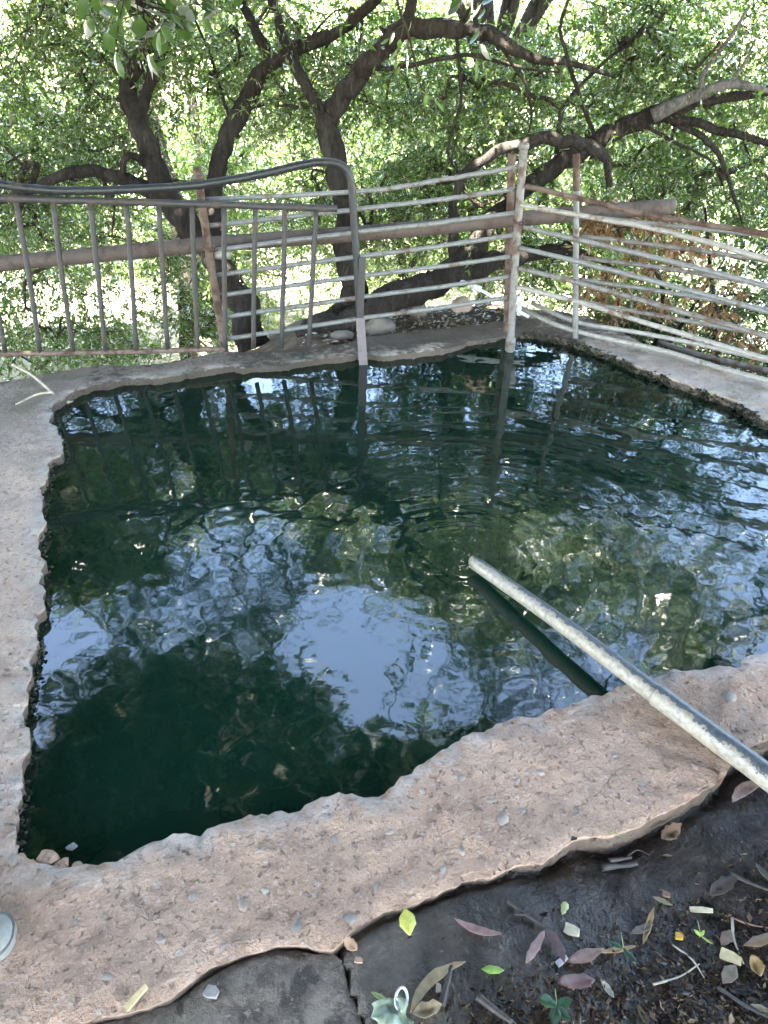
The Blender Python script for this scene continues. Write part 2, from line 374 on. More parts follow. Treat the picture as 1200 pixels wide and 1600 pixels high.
in_pts = [at(*p) for p in px_left+px_near]+[np.array([1.75, 1.86, 0]), np.array([2.35, 2.08, 0]), np.array([2.6, 2.3, 0]), np.array([2.2, 2.75, 0])]+[at(*p) for p in px_right]
inner = dens(in_pts, .013, .020, 3)
px_crack = [(-60,1612),(60,1604),(130,1594),(200,1576),(260,1555),(310,1525),(370,1492),(430,1479),(480,1476),(520,1480),(548,1455),(600,1425),(640,1413),(700,1386),(760,1366),(835,1348),(870,1328),(900,1310),(960,1300),(1000,1288),(1040,1270),(1100,1232),(1138,1206),(1146,1180),(1200,1152)]
px_back = [(1200,590),(1130,575),(1080,562),(1040,548),(1000,530),(960,508),(920,491),(870,482),(835,480),(800,490),(765,498),(735,500),(700,505),(650,508),(610,512),(570,520),(530,536),(450,541),(400,545),(350,546),(300,556),(260,562),(210,568),(160,567),(130,571),(80,580),(40,588),(0,593)]
out_pts = [np.array([-1.4, .60, 0]), at(-200, 1622)]+[at(*p) for p in px_crack]+[np.array([1.6, 1.45, 0]), np.array([2.6, 1.75, 0]), np.array([3.4, 2.1, 0]), np.array([2.9, 2.9, 0])]+[at(*p) for p in px_back]+[np.array([-2.6, 3.55, 0]), np.array([-2.9, 2.6, 0]), np.array([-2.6, 1.4, 0]), np.array([-2.2, .8, 0])]
outer = dens(out_pts, .016, .008, 5, 13)
def in_poly(P, poly):
    x, y = P[:, 0], P[:, 1]; r = np.zeros(len(P), bool); a = poly; b = np.roll(poly, -1, 0)
    for (x0, y0), (x1, y1) in zip(a, b):
        if y0 == y1: continue
        c = ((y0 > y) != (y1 > y)) & (x < (x1-x0)*(y-y0)/(y1-y0)+x0); r ^= c
    return r
def dist_poly(P, poly):
    D = np.full(len(P), 1e9)
    for a, b in zip(poly, np.roll(poly, -1, 0)):
        ab = b-a; t = np.clip(((P-a)@ab)/(ab@ab+1e-12), 0, 1); D = np.minimum(D, np.linalg.norm(P-a-t[:, None]*ab, axis=1))
    return D
def sdf(P, poly):
    d = dist_poly(P, poly); return np.where(in_poly(P, poly), -d, d)
def sm(a, b, x): t = np.clip((x-a)/(b-a), 0, 1); return t*t*(3-2*t)

# ------------------------------------------------------------------ ground sheet
plateau = np.array([[-60, -100], [-60, -2], [-5, 2.0], [-3.2, 3.3], [-2.5, 3.5], [-1.6, 3.6], [-.9, 3.85], [-.75, 4.6], [-.5, 5.3], [1.0, 5.5], [1.35, 4.7], [1.7, 4.0], [2.6, 3.1], [3.6, 2.2], [5, 0], [60, -4], [60, -100]], float)
def axis(lo, hi, core0, core1, step, grow=1.22):
    a = list(np.arange(core0, core1+step/2, step)); s = step
    while a[-1] < hi: s *= grow; a.append(a[-1]+s)
    s = step; b = []; x = core0
    while x > lo: s *= grow; x -= s; b.append(x)
    return np.array(b[::-1]+a)
gx = axis(-900, 900, -8, 9, .14); gy = axis(-500, 1500, -1.2, 12, .14)
X, Y = np.meshgrid(gx, gy); P = np.stack([X.ravel(), Y.ravel()], 1)
dp = sdf(P, plateau); din = sdf(P, inner[::4])
Z = -.115 + .035*sm(4.2, 4.5, P[:, 1])*sm(0, -.2, dp) - .12*sm(-.5, .2, dp)*(P[:, 1] > 3.2) - 1.5*sm(0, 1.9, dp)
Z = Z - .25*sm(2, 9, dp)*sm(2, 8, P[:, 1])
far = sm(13, 70, P[:, 1]); Z += far*11 + 5*sm(20, 120, np.abs(P[:, 0]))*sm(8, 40, P[:, 1]) + 40*sm(80, 900, P[:, 1])
nz = fbm2(P[:, 0], P[:, 1], .7, 5, 2); Z += nz*np.where(dp < 0, .012, .07)*np.clip(1+np.abs(P[:, 1])/30, 1, 6)
Z = np.where(din < .06, np.minimum(Z, -1.1), Z)
mudzone = (P[:, 0] > -1.6) & (P[:, 0] < 3.4) & (P[:, 1] < 1.8) & (P[:, 1] > .2); Z = np.where(mudzone, np.minimum(Z, -.2), Z)
nx_, ny_ = len(gx), len(gy); i, j = np.meshgrid(np.arange(nx_-1), np.arange(ny_-1)); a = (j*nx_+i).ravel()
me = mesh_np('ground', np.column_stack([P, Z]), np.stack([a, a+1, a+nx_+1, a+nx_], 1))
att = me.attributes.new('soil', 'FLOAT', 'POINT'); att.data.foreach_set('value', (1-sm(-.1, 1.1, dp)).astype(np.float32))
ground = tag(obj('ground', me, MT['ground']), kind='structure')
def gz(x, y):
    ix = np.clip(np.searchsorted(gx, x)-1, 0, nx_-2); iy = np.clip(np.searchsorted(gy, y)-1, 0, ny_-2)
    fx = (x-gx[ix])/(gx[ix+1]-gx[ix]); fy = (y-gy[iy])/(gy[iy+1]-gy[iy]); z = Z.reshape(ny_, nx_)
    return float((z[iy, ix]*(1-fx)+z[iy, ix+1]*fx)*(1-fy)+(z[iy+1, ix]*(1-fx)+z[iy+1, ix+1]*fx)*fy)

# ------------------------------------------------------------------ ragged slabs by constrained triangulation
def slab(name, loops, holes, step_fn, zfn, thick, mat, edge_in=.0, edge_round=.0045):
    """loops: outline (n,2); holes: outlines; filled with scattered points so that the top has relief"""
    vs, es = [], []
    for L in [loops]+holes:
        b = len(vs); vs += [tuple(p) for p in L]; es += [(b+i, b+(i+1) % len(L)) for i in range(len(L))]
    nb = len(vs)
    lo, hi = loops.min(0), loops.max(0); pts = []
    y = lo[1]
    while y < hi[1]:
        s = step_fn(0, y); xs = np.arange(lo[0], hi[0], s); q = np.column_stack([xs, np.full(len(xs), y)])+rng.uniform(-.35, .35, (len(xs), 2))*s
        pts.append(q); y += s
    pts = np.vstack(pts); keep = in_poly(pts, loops)
    for h in holes: keep &= ~in_poly(pts, h)
    pts = pts[keep]
    D = dist_poly(pts, loops)
    for h in holes: D = np.minimum(D, dist_poly(pts, h))
    pts = pts[D > .008]
    vs += [tuple(p) for p in pts]
    r = geometry.delaunay_2d_cdt([Vector(v) for v in vs], es, [], 0, 1e-6)
    V = np.array([[v.x, v.y] for v in r[0]]); T = np.array([f for f in r[2] if len(f) == 3])
    c = V[T].mean(1); ok = in_poly(c, loops)
    for h in holes: ok &= ~in_poly(c, h)
    T = T[ok]
    D = dist_poly(V, loops)
    for h in holes: D = np.minimum(D, dist_poly(V, h))
    zt = zfn(V[:, 0], V[:, 1]) - edge_round*np.clip(1-D/(edge_round*2.2), 0, 1)**2
    # orientation up
    e1 = V[T[:, 1]]-V[T[:, 0]]; e2 = V[T[:, 2]]-V[T[:, 0]]; fl = (e1[:, 0]*e2[:, 1]-e1[:, 1]*e2[:, 0]) < 0; T[fl] = T[fl][:, ::-1]
    # boundary edges -> skirts
    E = np.vstack([T[:, [0, 1]], T[:, [1, 2]], T[:, [2, 0]]]); key = {}
    for a_, b_ in E: key[(a_, b_)] = 1
    B = np.array([(a_, b_) for a_, b_ in key if (b_, a_) not in key])
    n = len(V); bv = np.unique(B); VV = [np.column_stack([V, zt]), np.column_stack([V[bv], zt[bv]])]
    prev = {v: n+k for k, v in enumerate(bv)}; base = n+len(bv)
    nrm = {}
    for a_, b_ in B:
        e = V[b_]-V[a_]; m_ = np.array([-e[1], e[0]])/(np.linalg.norm(e)+1e-9)
        nrm[a_] = nrm.get(a_, 0)+m_; nrm[b_] = nrm.get(b_, 0)+m_
    NI = np.array([nrm[v]/(np.linalg.norm(nrm[v])+1e-9) for v in bv])
    quads = []
    # outward direction for undercut raggedness
    for li, fz in enumerate((.33, .66, 1.0)):
        cur = {v: base+k for k, v in enumerate(bv)}; base += len(bv)
        off = fbm2(V[bv, 0]+fz*3, V[bv, 1], 16, 3, 11+li)*.018
        nv = np.column_stack([V[bv]+NI*(off*.5+.022*fz)[:, None], zt[bv]-thick*fz]); VV.append(nv)
        quads += [(prev[a_], cur[a_], cur[b_], prev[b_]) for a_, b_ in B]; prev = cur
    me = mesh_np(name, np.vstack(VV), [np.array(quads), T])
    if holes:
        at_ = me.attributes.new('edge', 'FLOAT', 'POINT'); ev = np.zeros(len(me.vertices), np.float32); ev[:n] = np.clip(1-dist_poly(V, holes[0])/.07, 0, 1); at_.data.foreach_set('value', ev)
    return me
def rim_z(x, y):
    z = fbm2(x, y, 2.0, 3, 4)*.007+fbm2(x, y, 11, 4, 8)*.006+fbm2(x, y, 38, 3, 9)*.0045
    back = sm(3.5, 4.2, y-.12*x)
    return z - .012*back - .02*sm(3.9, 4.5, y)*np.exp(-((x-.1)/.5)**2)
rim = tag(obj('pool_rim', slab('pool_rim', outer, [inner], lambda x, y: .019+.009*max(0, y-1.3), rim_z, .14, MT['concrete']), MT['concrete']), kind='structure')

# lower cracked slab in front of the rim, left
low_px = [(-300,1640),(60,1612),(130,1603),(200,1584),(262,1564),(312,1534),(372,1501),(432,1488),(520,1488),(534,1500),(545,1540),(560,1580),(572,1640),(560,1760),(200,1900),(-300,1800)]
low = dens([at(px, py, -.016) for px, py in low_px], .03, .006, 21)
lower = tag(obj('lower_slab', slab('lower_slab', low, [], lambda x, y: .016, lambda x, y: -.018+fbm2(x, y, 5, 4, 6)*.008+fbm2(x, y, 24, 3, 16)*.004, .12, MT['lower']), MT['lower']), kind='structure')

# wet mud sheet
mx = np.arange(-1.5, 3.3, .016); my = np.arange(.25, 1.75, .016); X, Y = np.meshgrid(mx, my); P = np.stack([X.ravel(), Y.ravel()], 1)
mz = -.06 + fbm2(P[:, 0], P[:, 1], 2.3, 3, 1)*.014 + fbm2(P[:, 0], P[:, 1], 12, 4, 2)*.007*(.3+sm(.05, .5, P[:, 0])*sm(1.35, .9, P[:, 1]-.35*P[:, 0]))
dmo = dist_poly(P, outer[::2]); mz += .048*(1-sm(.15, .55, P[:, 0])); mz -= .022*np.exp(-(dmo/.011)**2)
mz -= .035*in_poly(P, low)
a0 = at(1130, 1215, -.06); mz -= .02*np.exp(-((P[:, 0]-a0[0])**2+(P[:, 1]-a0[1])**2)/.12**2)
MZ = mz.reshape(len(my), len(mx))
i, j = np.meshgrid(np.arange(len(mx)-1), np.arange(len(my)-1)); a = (j*len(mx)+i).ravel()
q = np.stack([a, a+1, a+len(mx)+1, a+len(mx)], 1)
c = P[q].mean(1); ok = ~in_poly(c, outer[::3]) | (dist_poly(c, outer[::3]) < .08)
mud = tag(obj('mud', mesh_np('mud', np.column_stack([P, mz]), q[ok]), MT['mud']), kind='structure')
def mudz(x, y):
    return float(MZ[int(np.clip(round((y-my[0])/.016), 0, len(my)-1)), int(np.clip(round((x-mx[0])/.016), 0, len(mx)-1))])

# ------------------------------------------------------------------ water with ripples
wx = np.arange(-1.95, 2.85, .012); wy = np.arange(.8, 4.8, .012); X, Y = np.meshgrid(wx, wy); P = np.stack([X.ravel(), Y.ravel()], 1)
src = at(722, 872, WZ)[:2]; d = P-src; r = np.linalg.norm(d, axis=1); th = np.arctan2(d[:, 1], d[:, 0])
dirw = .35+.65*np.exp(-((np.angle(np.exp(1j*(th-math.radians(62)))))/.9)**2)
ph = 3*np.sin(th*3+.7)+2*np.sin(th*5)
z = dirw*(.00034*np.exp(-r/.6)*np.sin(2*math.pi*r/.048+ph*.25)+.00026*np.exp(-r/1.6)*np.sin(2*math.pi*r/.082+ph*.2)+.00016*np.exp(-r/2.5)*np.sin(2*math.pi*r/.135+ph*.3))
z += .0011*np.exp(-(r/.06)**2)*np.sin(2*math.pi*r/.03)
for k in range(46):
    lam = math.exp(rng.uniform(math.log(.04), math.log(.22))); an = rng.uniform(0, 2*math.pi)
    kx, ky = math.cos(an)*2*math.pi/lam, math.sin(an)*2*math.pi/lam
    z += .00046*lam*.62*np.sin(P[:, 0]*kx+P[:, 1]*ky+rng.uniform(0, 6.28))
i, j = np.meshgrid(np.arange(len(wx)-1), np.arange(len(wy)-1)); a = (j*len(wx)+i).ravel(); q = np.stack([a, a+1, a+len(wx)+1, a+len(wx)], 1)
c = P[q[:, 0]]; inn = inner[::5]
ok = in_poly(c, inn) | (dist_poly(c, inn) < .07); q = q[ok]
used = np.unique(q); mp = np.zeros(len(P), int); mp[used] = np.arange(len(used))
water = tag(obj('water', mesh_np('water', np.column_stack([P[used], WZ+z[used]]), mp[q]), MT['water']), kind='structure')

# ------------------------------------------------------------------ stones set in the slab (children of the rim)
def pebble(n=2, flat=.4):
    import bmesh
    bm = bmesh.new(); bmesh.ops.create_icosphere(bm, subdivisions=n, radius=1)
    s = random.uniform(0, 50)
    for v in bm.verts:
        f = 1+.38*mnoise.noise(v.co*1.3+Vector((s, 0, 0))); v.co = Vector((v.co.x*f, v.co.y*f, v.co.z*f*flat))
    me = bpy.data.meshes.new('stone'); bm.to_mesh(me); bm.free()
    for p in me.polygons: p.use_smooth = True
    return me
peb = [pebble(2, .5) for _ in range(5)]
for p in peb: p.materials.append(MT['greystone'])
peb2 = [p.copy() for p in peb]
for p in peb2: p.materials.clear(); p.materials.append(MT['pinkstone'])
peb3 = [p.copy() for p in peb]
for p in peb3: p.materials.clear(); p.materials.append(MT['concrete'])
spx = [(817,1162,16),(722,1215,22),(842,1205,18),(785,1282,20),(765,1250,15),(812,1265,18),(902,1272,16),(722,1327,18),(660,1235,14),(1142,1087,22),(1127,1060,16),(1097,1107,14),(807,1220,14),(510,1277,22),(525,1307,20),(405,1327,14),(417,1390,18),(380,1410,22),(350,1477,18),(170,1527,20),(545,1435,24),(465,1448,32),(470,1300,12),(610,1300,13),(1020,1150,14),(960,1180,12),(1165,1110,15),(880,1150,12),(300,1400,14),(250,1470,15),(120,1440,12),(690,1360,16),(590,1385,14),(1085,1200,14),(1000,1225,14)]
for k, (px, py, s) in enumerate(spx):
    p = at(px, py); R = s/2*np.linalg.norm(p-CAM)/F*random.uniform(.75, 1.0)
    o = obj('stone', (peb if random.random() < .72 else peb2)[k % 5], None, rim)
    o.location = (p[0], p[1], float(rim_z(np.array([p[0]]), np.array([p[1]]))[0])-R*.33); o.scale = (R*1.25, R*.9, R); o.rotation_euler = (random.uniform(-.2, .2), random.uniform(-.2, .2), random.uniform(0, 6))
for px, py, s in [(72,1337,30),(46,1353,24),(92,1350,26),(30,1338,18),(118,1352,20),(62,1360,18),(20,1322,14)]:
    p = at(px, py); R = s/2*np.linalg.norm(p-CAM)/F
    o = obj('stone', peb3[int(px) % 5], None, rim); o.location = (p[0], p[1], -.010); o.scale = (R, R*.8, R*.7); o.rotation_euler = (0, 0, px)

# algae and crumbs fringing the water line
mb = MB(); n = len(inner); import bmesh
bm = bmesh.new(); bmesh.ops.create_icosphere(bm, subdivisions=1, radius=1); bm.verts.ensure_lookup_table()
SV = np.array([v.co[:] for v in bm.verts]); ST = np.array([[v.index for v in f.verts] for f in bm.faces]); bm.free()
for k in range(n):
    p = inner[k]
    right = p[0] > .75 and p[1] > 2.6; leftb = p[0] < -.55 and p[1] < 3.3
    if not (right or leftb): continue
    dn_ = mnoise.noise((p[0]*6, p[1]*6, 3.0))
    for _ in range(9 if right else 5):
        if random.random() > .62+dn_: continue
        s_ = random.uniform(.002, .0075)*(1.3 if right else .8); q_ = p+rng.normal(0, .008, 2)
        zz = random.uniform(WZ-.003, -.004 if right else -.03)
        mb.add(SV*np.array([s_*random.uniform(.7, 1.6), s_*random.uniform(.7, 1.6), s_*.7])*(1+rng.normal(0, .4, (len(SV), 1)))+np.array([q_[0], q_[1], zz]), None, ST)
tag(mb.build('algae_fringe', MT['algae'], smooth=False), 'dark algae crust fringing the pool edge at the water line', 'algae', kind='stuff')

# ------------------------------------------------------------------ railings
GA, GB = (-2.45, 3.80), (-.10, 3.97)                              # gate plane
g = thing('gate', 'dark tubular gate with curved top rail and upright bars at pool back left', 'gate', (-1.2, 3.88, 0))
def rail(pxs, pl, r, n=24, k=10):
    pts = [at_pl(px, py, *pl) for px, py in pxs]; return resample(pts, n), r
def add_rail(name, pxs, pl, r, mat, parent, n=24, wob=.0008, hollow=False):
    P_, r_ = rail(pxs, pl, r, n); P_[1:-1] += rng.normal(0, wob, (n-2, 3))
    m_ = MB()
    if hollow: V_, Q_ = pipe_hollow(P_, r_, 12); m_.add(V_, Q_)
    else: m_.tube(P_, r_, 10)
    return m_.build(name, mat, parent)
GP = (GA, GB)
add_rail('top_rail', [(-190,252),(-90,272),(0,288),(40,294),(100,298),(160,297.5),(220,295),(310,289),(400,274),(470,258),(505,253),(530,257),(545,271),(550,297),(553,345),(557,402),(563,508)], GP, .0195, MT['darkgate'], g, 60, .0003)
add_rail('middle_rail', [(-190,303),(0,310),(150,314),(350,320),(527,326)], GP, .017, MT['greygate'], g, 24, .0006, True)
add_rail('bottom_rail', [(-190,557),(0,553),(180,550),(352,545)], GP, .014, MT['rust'], g, 24, .0006)
bars = [(-96,309,-54,555),(-34,310,9,551),(25,313,63,549),(83,314,115,548),(141,315,165,547),(197,317,213,546),(248,318,262,546),(300,319,309,545),(350,320,352,546),(399,322,396,541),(445,323,440,541),(494,325,483,538)]
for x0, y0, x1, y1 in bars:
    add_rail('bar', [(x0, y0+3), ((x0+x1)/2+rng.normal(0, .8), (y0+y1)/2), (x1, y1+3)], GP, .0125, MT['greygate'], g, 10, .0006)
# flat bar at its free end, reaching into the water
m_ = MB(); c0 = at_pl(563, 400, *GP); c1 = at_pl(562, 500, *GP); c2 = at_pl(570, 585, *GP)
def flatbar(mb_, A, B, w, t, dx):
    A, B = np.array(A), np.array(B); dx = np.array(dx, float); dx /= np.linalg.norm(dx); dn = np.cross((B-A)/np.linalg.norm(B-A), dx)
    V_ = []
    for p in (A, B):
        for sx, sy in ((-1, -1), (1, -1), (1, 1), (-1, 1)): V_.append(p+dx*w/2*sx+dn*t/2*sy)
    mb_.add(V_, [[0, 1, 2, 3], [7, 6, 5, 4], [0, 4, 5, 1], [1, 5, 6, 2], [2, 6, 7, 3], [3, 7, 4, 0]])
flatbar(m_, c0+[.012, -.02, 0], c1+[.002, -.02, 0], .035, .008, (1, .07, 0)); m_.build('stiffener', MT['greygate'], g, False)
m_ = MB(); flatbar(m_, c1+[.004, -.025, .02], c2+[0, -.03, -.06], .046, .010, (1, .07, 0)); m_.build('flat_bar', MT['flat'], g, False)

def post(name, px0, px1, pl, r, mat, label, parts=()):
    base = at_pl(px1[0], px1[1], *pl); top = at_pl(px0[0], px0[1], *pl)
    t = thing(name, label, 'post', base)
    dn = (base-top)/np.linalg.norm(base-top)
    P_ = resample([top, (top+base)/2+rng.normal(0, .004, 3), base, base+dn*.12], 14); m_ = MB(); V_, Q_ = pipe_hollow(P_, r, 12); m_.add(V_, Q_)
    m_.build('shaft', mat, t)
    for f, kind in parts:
        p = top+(base-top)*f; m_ = MB()
        if kind == 'ring': V_, Q_ = pipe_hollow([p-dn*.012, p+dn*.012], r*1.28, 12); m_.add(V_, Q_); m_.build('collar', mat, t)
        if kind == 'sleeve': m_.tube([p-dn*.035, p-dn*.03, p+dn*.04, p+dn*.045], [r*.9, r*1.35, r*1.4, r*.9], 10); m_.build('sleeve', MT['galv2'], t)
        if kind == 'dark': V_, Q_ = pipe_hollow([top-dn*.004, p, top+(base-top)*f*2], r*1.12, 12, .1); m_.add(V_, Q_); m_.build('top_sleeve', MT['rust'], t)
        if kind == 'wire':
            for q_ in range(3): V_, Q_, T_ = tube_np(np.array([p+np.array([math.cos(a_)*(r+.006), math.sin(a_)*(r+.006), .006*math.sin(a_*2+q_)+q_*.008]) for a_ in np.linspace(0, 6.3, 16)]), .003, 5); m_.add(V_, Q_, T_)
            m_.build('wire_tie', MT['rust'], t)
    return t
RP = ((-.86, 4.06), (.716, 4.21))                                  # middle railing plane
post('rusty_post', (307, 261), (352, 549), ((-1.2, 4.035), (-.6, 4.035)), .021, MT['rust'], 'rusty leaning post with ragged top beside the dark gate', ((.05, 'ring'), (.42, 'wire')))
p1 = at(797, 545, -.04)
post('grey_post', (819, 223), (797, 545), ((0, p1[1]-.02), (1, p1[1]-.02)), .0205, MT['galv2'], 'leaning grey galvanised post at the back corner where both railings meet', ((.015, 'ring'), (.36, 'wire'), (.97, 'sleeve')))
post('brown_post', (800, 240), (792, 538), ((0, 4.40), (1, 4.40)), .021, MT['rust'], 'brown rusty post standing just behind the grey corner post', ())
p9 = at(900, 524, 0.0)
post('dark_topped_post', (901, 242), (899, 524), ((0, p9[1]), (1, p9[1])), .0165, MT['galv'], 'upright grey post with dark top behind the right railing', ((.09, 'dark'), (.19, 'ring')))

mr = thing('railing', 'railing of seven pale pipes between the rusty post and the corner post', 'railing', (0, 4.13, 0))
ly = [(322, 312), (325, 353), (334, 391), (338, 430), (342, 462), (348, 496), (352, 530)]
ry = [(814, 260), (810, 295), (809, 332), (806, 367), (803, 400), (800, 431), (797, 464)]
my_ = [(575, 298), (575, 325), (575, 361), (575, 399), (575, 430), (575, 463), (575, 496)]
for a_, b_, c_ in zip(ly, my_, ry): add_rail('rail', [a_, b_, ((b_[0]+c_[0])/2, (b_[1]+c_[1])/2+1.2), c_], RP, .0120, MT['galv'], mr, 22, .0007)
for c_ in ry:                                                       # weld beads on the corner post
    p = at_pl(c_[0]-1, c_[1], *RP); m_ = MB(); m_.add(SV*np.array([.013, .010, .014])*(1+rng.normal(0, .2, (len(SV), 1)))+p+np.array([-.006, -.008, 0]), None, ST); m_.build('weld', MT['rust'], mr)
# valve-like clamp at the left end of the third rail
m_ = MB(); p = at_pl(345, 398, *RP); m_.tube([p+[-.03, 0, 0], p+[.0, 0, .002], p+[.05, 0, -.004]], [.02, .026, .018], 10); m_.build('clamp', MT['whitepipe'], mr)

f0 = np.array([.74, p1[1]-.06]); f1 = at(1200, 622, 0)[:2]
FP = (tuple(f0), tuple(f1))
fr_ = thing('railing', 'near right railing of weathered pipes running from the corner post towards the viewer', 'railing', (1.2, 3.75, 0))
def ext(pts, x=1330):
    (xa, ya), (xb, yb) = pts[-2], pts[-1]; return pts+[(x, yb+(yb-ya)*(x-xb)/(xb-xa))]
fr = [([(822, 291), (900, 309), (1000, 333), (1100, 350), (1200, 366)], .0125, 'rust'), ([(808, 319), (850, 327), (1000, 353), (1100, 377), (1200, 406)], .0122, 'whitepipe'),
      ([(818, 355), (1000, 397), (1100, 422), (1200, 448)], .0122, 'galv'), ([(812, 387), (900, 408), (1050, 447), (1200, 487)], .0122, 'galv'),
      ([(810, 419), (900, 441), (1050, 483), (1200, 526)], .0122, 'galv2'), ([(808, 449), (900, 471), (1050, 517), (1200, 562)], .0128, 'whitepipe')]
for pts, r_, m in fr: add_rail('rail', ext(pts), FP, r_, MT[m], fr_, 24, .0008)
b0 = p9[:2]+np.array([0, .03]); b1 = at(1200, 585, 0)[:2]+np.array([.1, .12])
BP = (tuple(b0), tuple(b1))
bk = thing('railing', 'far right railing of pale pipes starting at the dark topped post', 'railing', (1.5, 4.0, 0))
for pts, m in [([(903, 337), (1050, 353), (1200, 368)], 'galv'), ([(903, 368), (1050, 386), (1200, 407)], 'galv2'), ([(903, 402), (1050, 421), (1200, 446)], 'galv2'), ([(903, 436), (1050, 458), (1200, 484)], 'galv'), ([(903, 470), (1050, 497), (1200, 524)], 'galv2')]:
    add_rail('rail', ext(pts), BP, .0112, MT[m], bk, 22, .0008)
# rusty big pipe behind the railings
BGa, BGb = (-2.5, 4.02), (1.7, 4.47)
P_ = resample([at_pl(px, py, BGa, BGb) for px, py in [(-160, 426), (0, 412), (330, 382), (600, 362), (800, 343), (930, 332), (1052, 322)]], 40)
V_, Q_ = pipe_hollow(P_, .040, 20, .1); m_ = MB(); m_.add(V_, Q_)
tag(m_.build('big_pipe', MT['bigpipe']), 'thick brown rusty pipe running level behind all the railings', 'pipe')
# loose pipes lying on the right ledge
for pxs, r_, m, lab in [([(832, 474, .05), (900, 503, .03), (1000, 520, .03), (1100, 540, .03), (1200, 563, .04), (1330, 592, .05)], .013, 'whitepipe', 'long white pipe lying along the outer side of the right ledge'),
                        ([(815, 481, .035), (860, 504, .025), (900, 517, .02), (940, 527, .02), (1040, 549, .02), (1115, 572, .02), (1200, 595, .03), (1330, 628, .03)], .0135, 'whitepipe', 'pale pipe lying along the right ledge nearest the water'),
                        ([(1030, 535, -.03), (1100, 557, -.02), (1200, 580, -.02), (1300, 603, -.02)], .016, 'galv2', 'dull grey pipe lying low behind the right ledge')]:
    m_ = MB(); V_, Q_ = pipe_hollow(resample([at(px, py, z_) for px, py, z_ in pxs], 30), r_, 12); m_.add(V_, Q_)
    tag(m_.build('loose_pipe', MT[m]), lab, 'pipe')
# thin white PVC water line with fittings
t = thing('water_line', 'thin white plastic water line with fittings behind the corner post', 'pipe', at(735, 470, 0))
wl = [at_y(708, 433, 4.75), at_y(745, 450, 4.62), at_y(790, 475, 4.45), at_y(826, 495, 4.33)]
m_ = MB(); m_.tube(resample(wl, 14), .0105, 8); m_.build('tube', MT['pvc'], t)
for a_, r_ in ((wl[0], .018), (wl[1], .02)):
    dd = (wl[1]-wl[0])/np.linalg.norm(wl[1]-wl[0]); m_ = MB(); m_.tube([a_-dd*.03, a_-dd*.026, a_+dd*.026, a_+dd*.03], [r_*.7, r_, r_, r_*.7], 10); m_.build('fitting', MT['pvc'], t)
m_ = MB(); e0 = at_y(812, 476, 4.30); m_.tube([e0+[0, 0, -.06], e0+[0, 0, .02], e0+[0, 0, .024], e0+[0, 0, .05]], [.013, .013, .02, .018], 10); m_.build('elbow', MT['pvc'], t)

# ------------------------------------------------------------------ inflow pipe
A0, A1, A2 = at(741, 879, -.016), at(1040, 1096, .032), at(1215, 1226, .018)
t = thing('inflow_pipe', 'stained white and black water pipe laid across the slab into the pool', 'pipe', A1)
dn = (A0-A1)/np.linalg.norm(A0-A1)
P_ = resample([A0, A0*.5+A1*.5+np.array([0, 0, .008]), A1], 30); V_, Q_ = pipe_hollow(P_, np.linspace(.0225, .0265, 30), 22, .12)
# slanted mouth
m0 = np.arange(22); cut = np.array([0, 0, 1.0]); V_[:22] += np.outer((V_[:22]-A0)@cut*.5, dn); nn = 30*22; V_[nn:nn+22] += np.outer((V_[nn:nn+22]-A0)@cut*.5, dn)
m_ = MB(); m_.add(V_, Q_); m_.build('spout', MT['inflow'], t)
d2 = (A2-A1)/np.linalg.norm(A2-A1)
P_ = resample([A1-d2*.03, A1, (A1+A2)/2, A2, A2+d2*.35+np.array([0, 0, -.02]), A2+d2*1.2+np.array([0, 0, -.05])], 40)
V_, Q_ = pipe_hollow(P_, np.concatenate([[.0285], np.full(39, .0298)]), 22, .1); m_ = MB(); m_.add(V_, Q_); m_.build('supply_pipe', MT['inflow'], t)
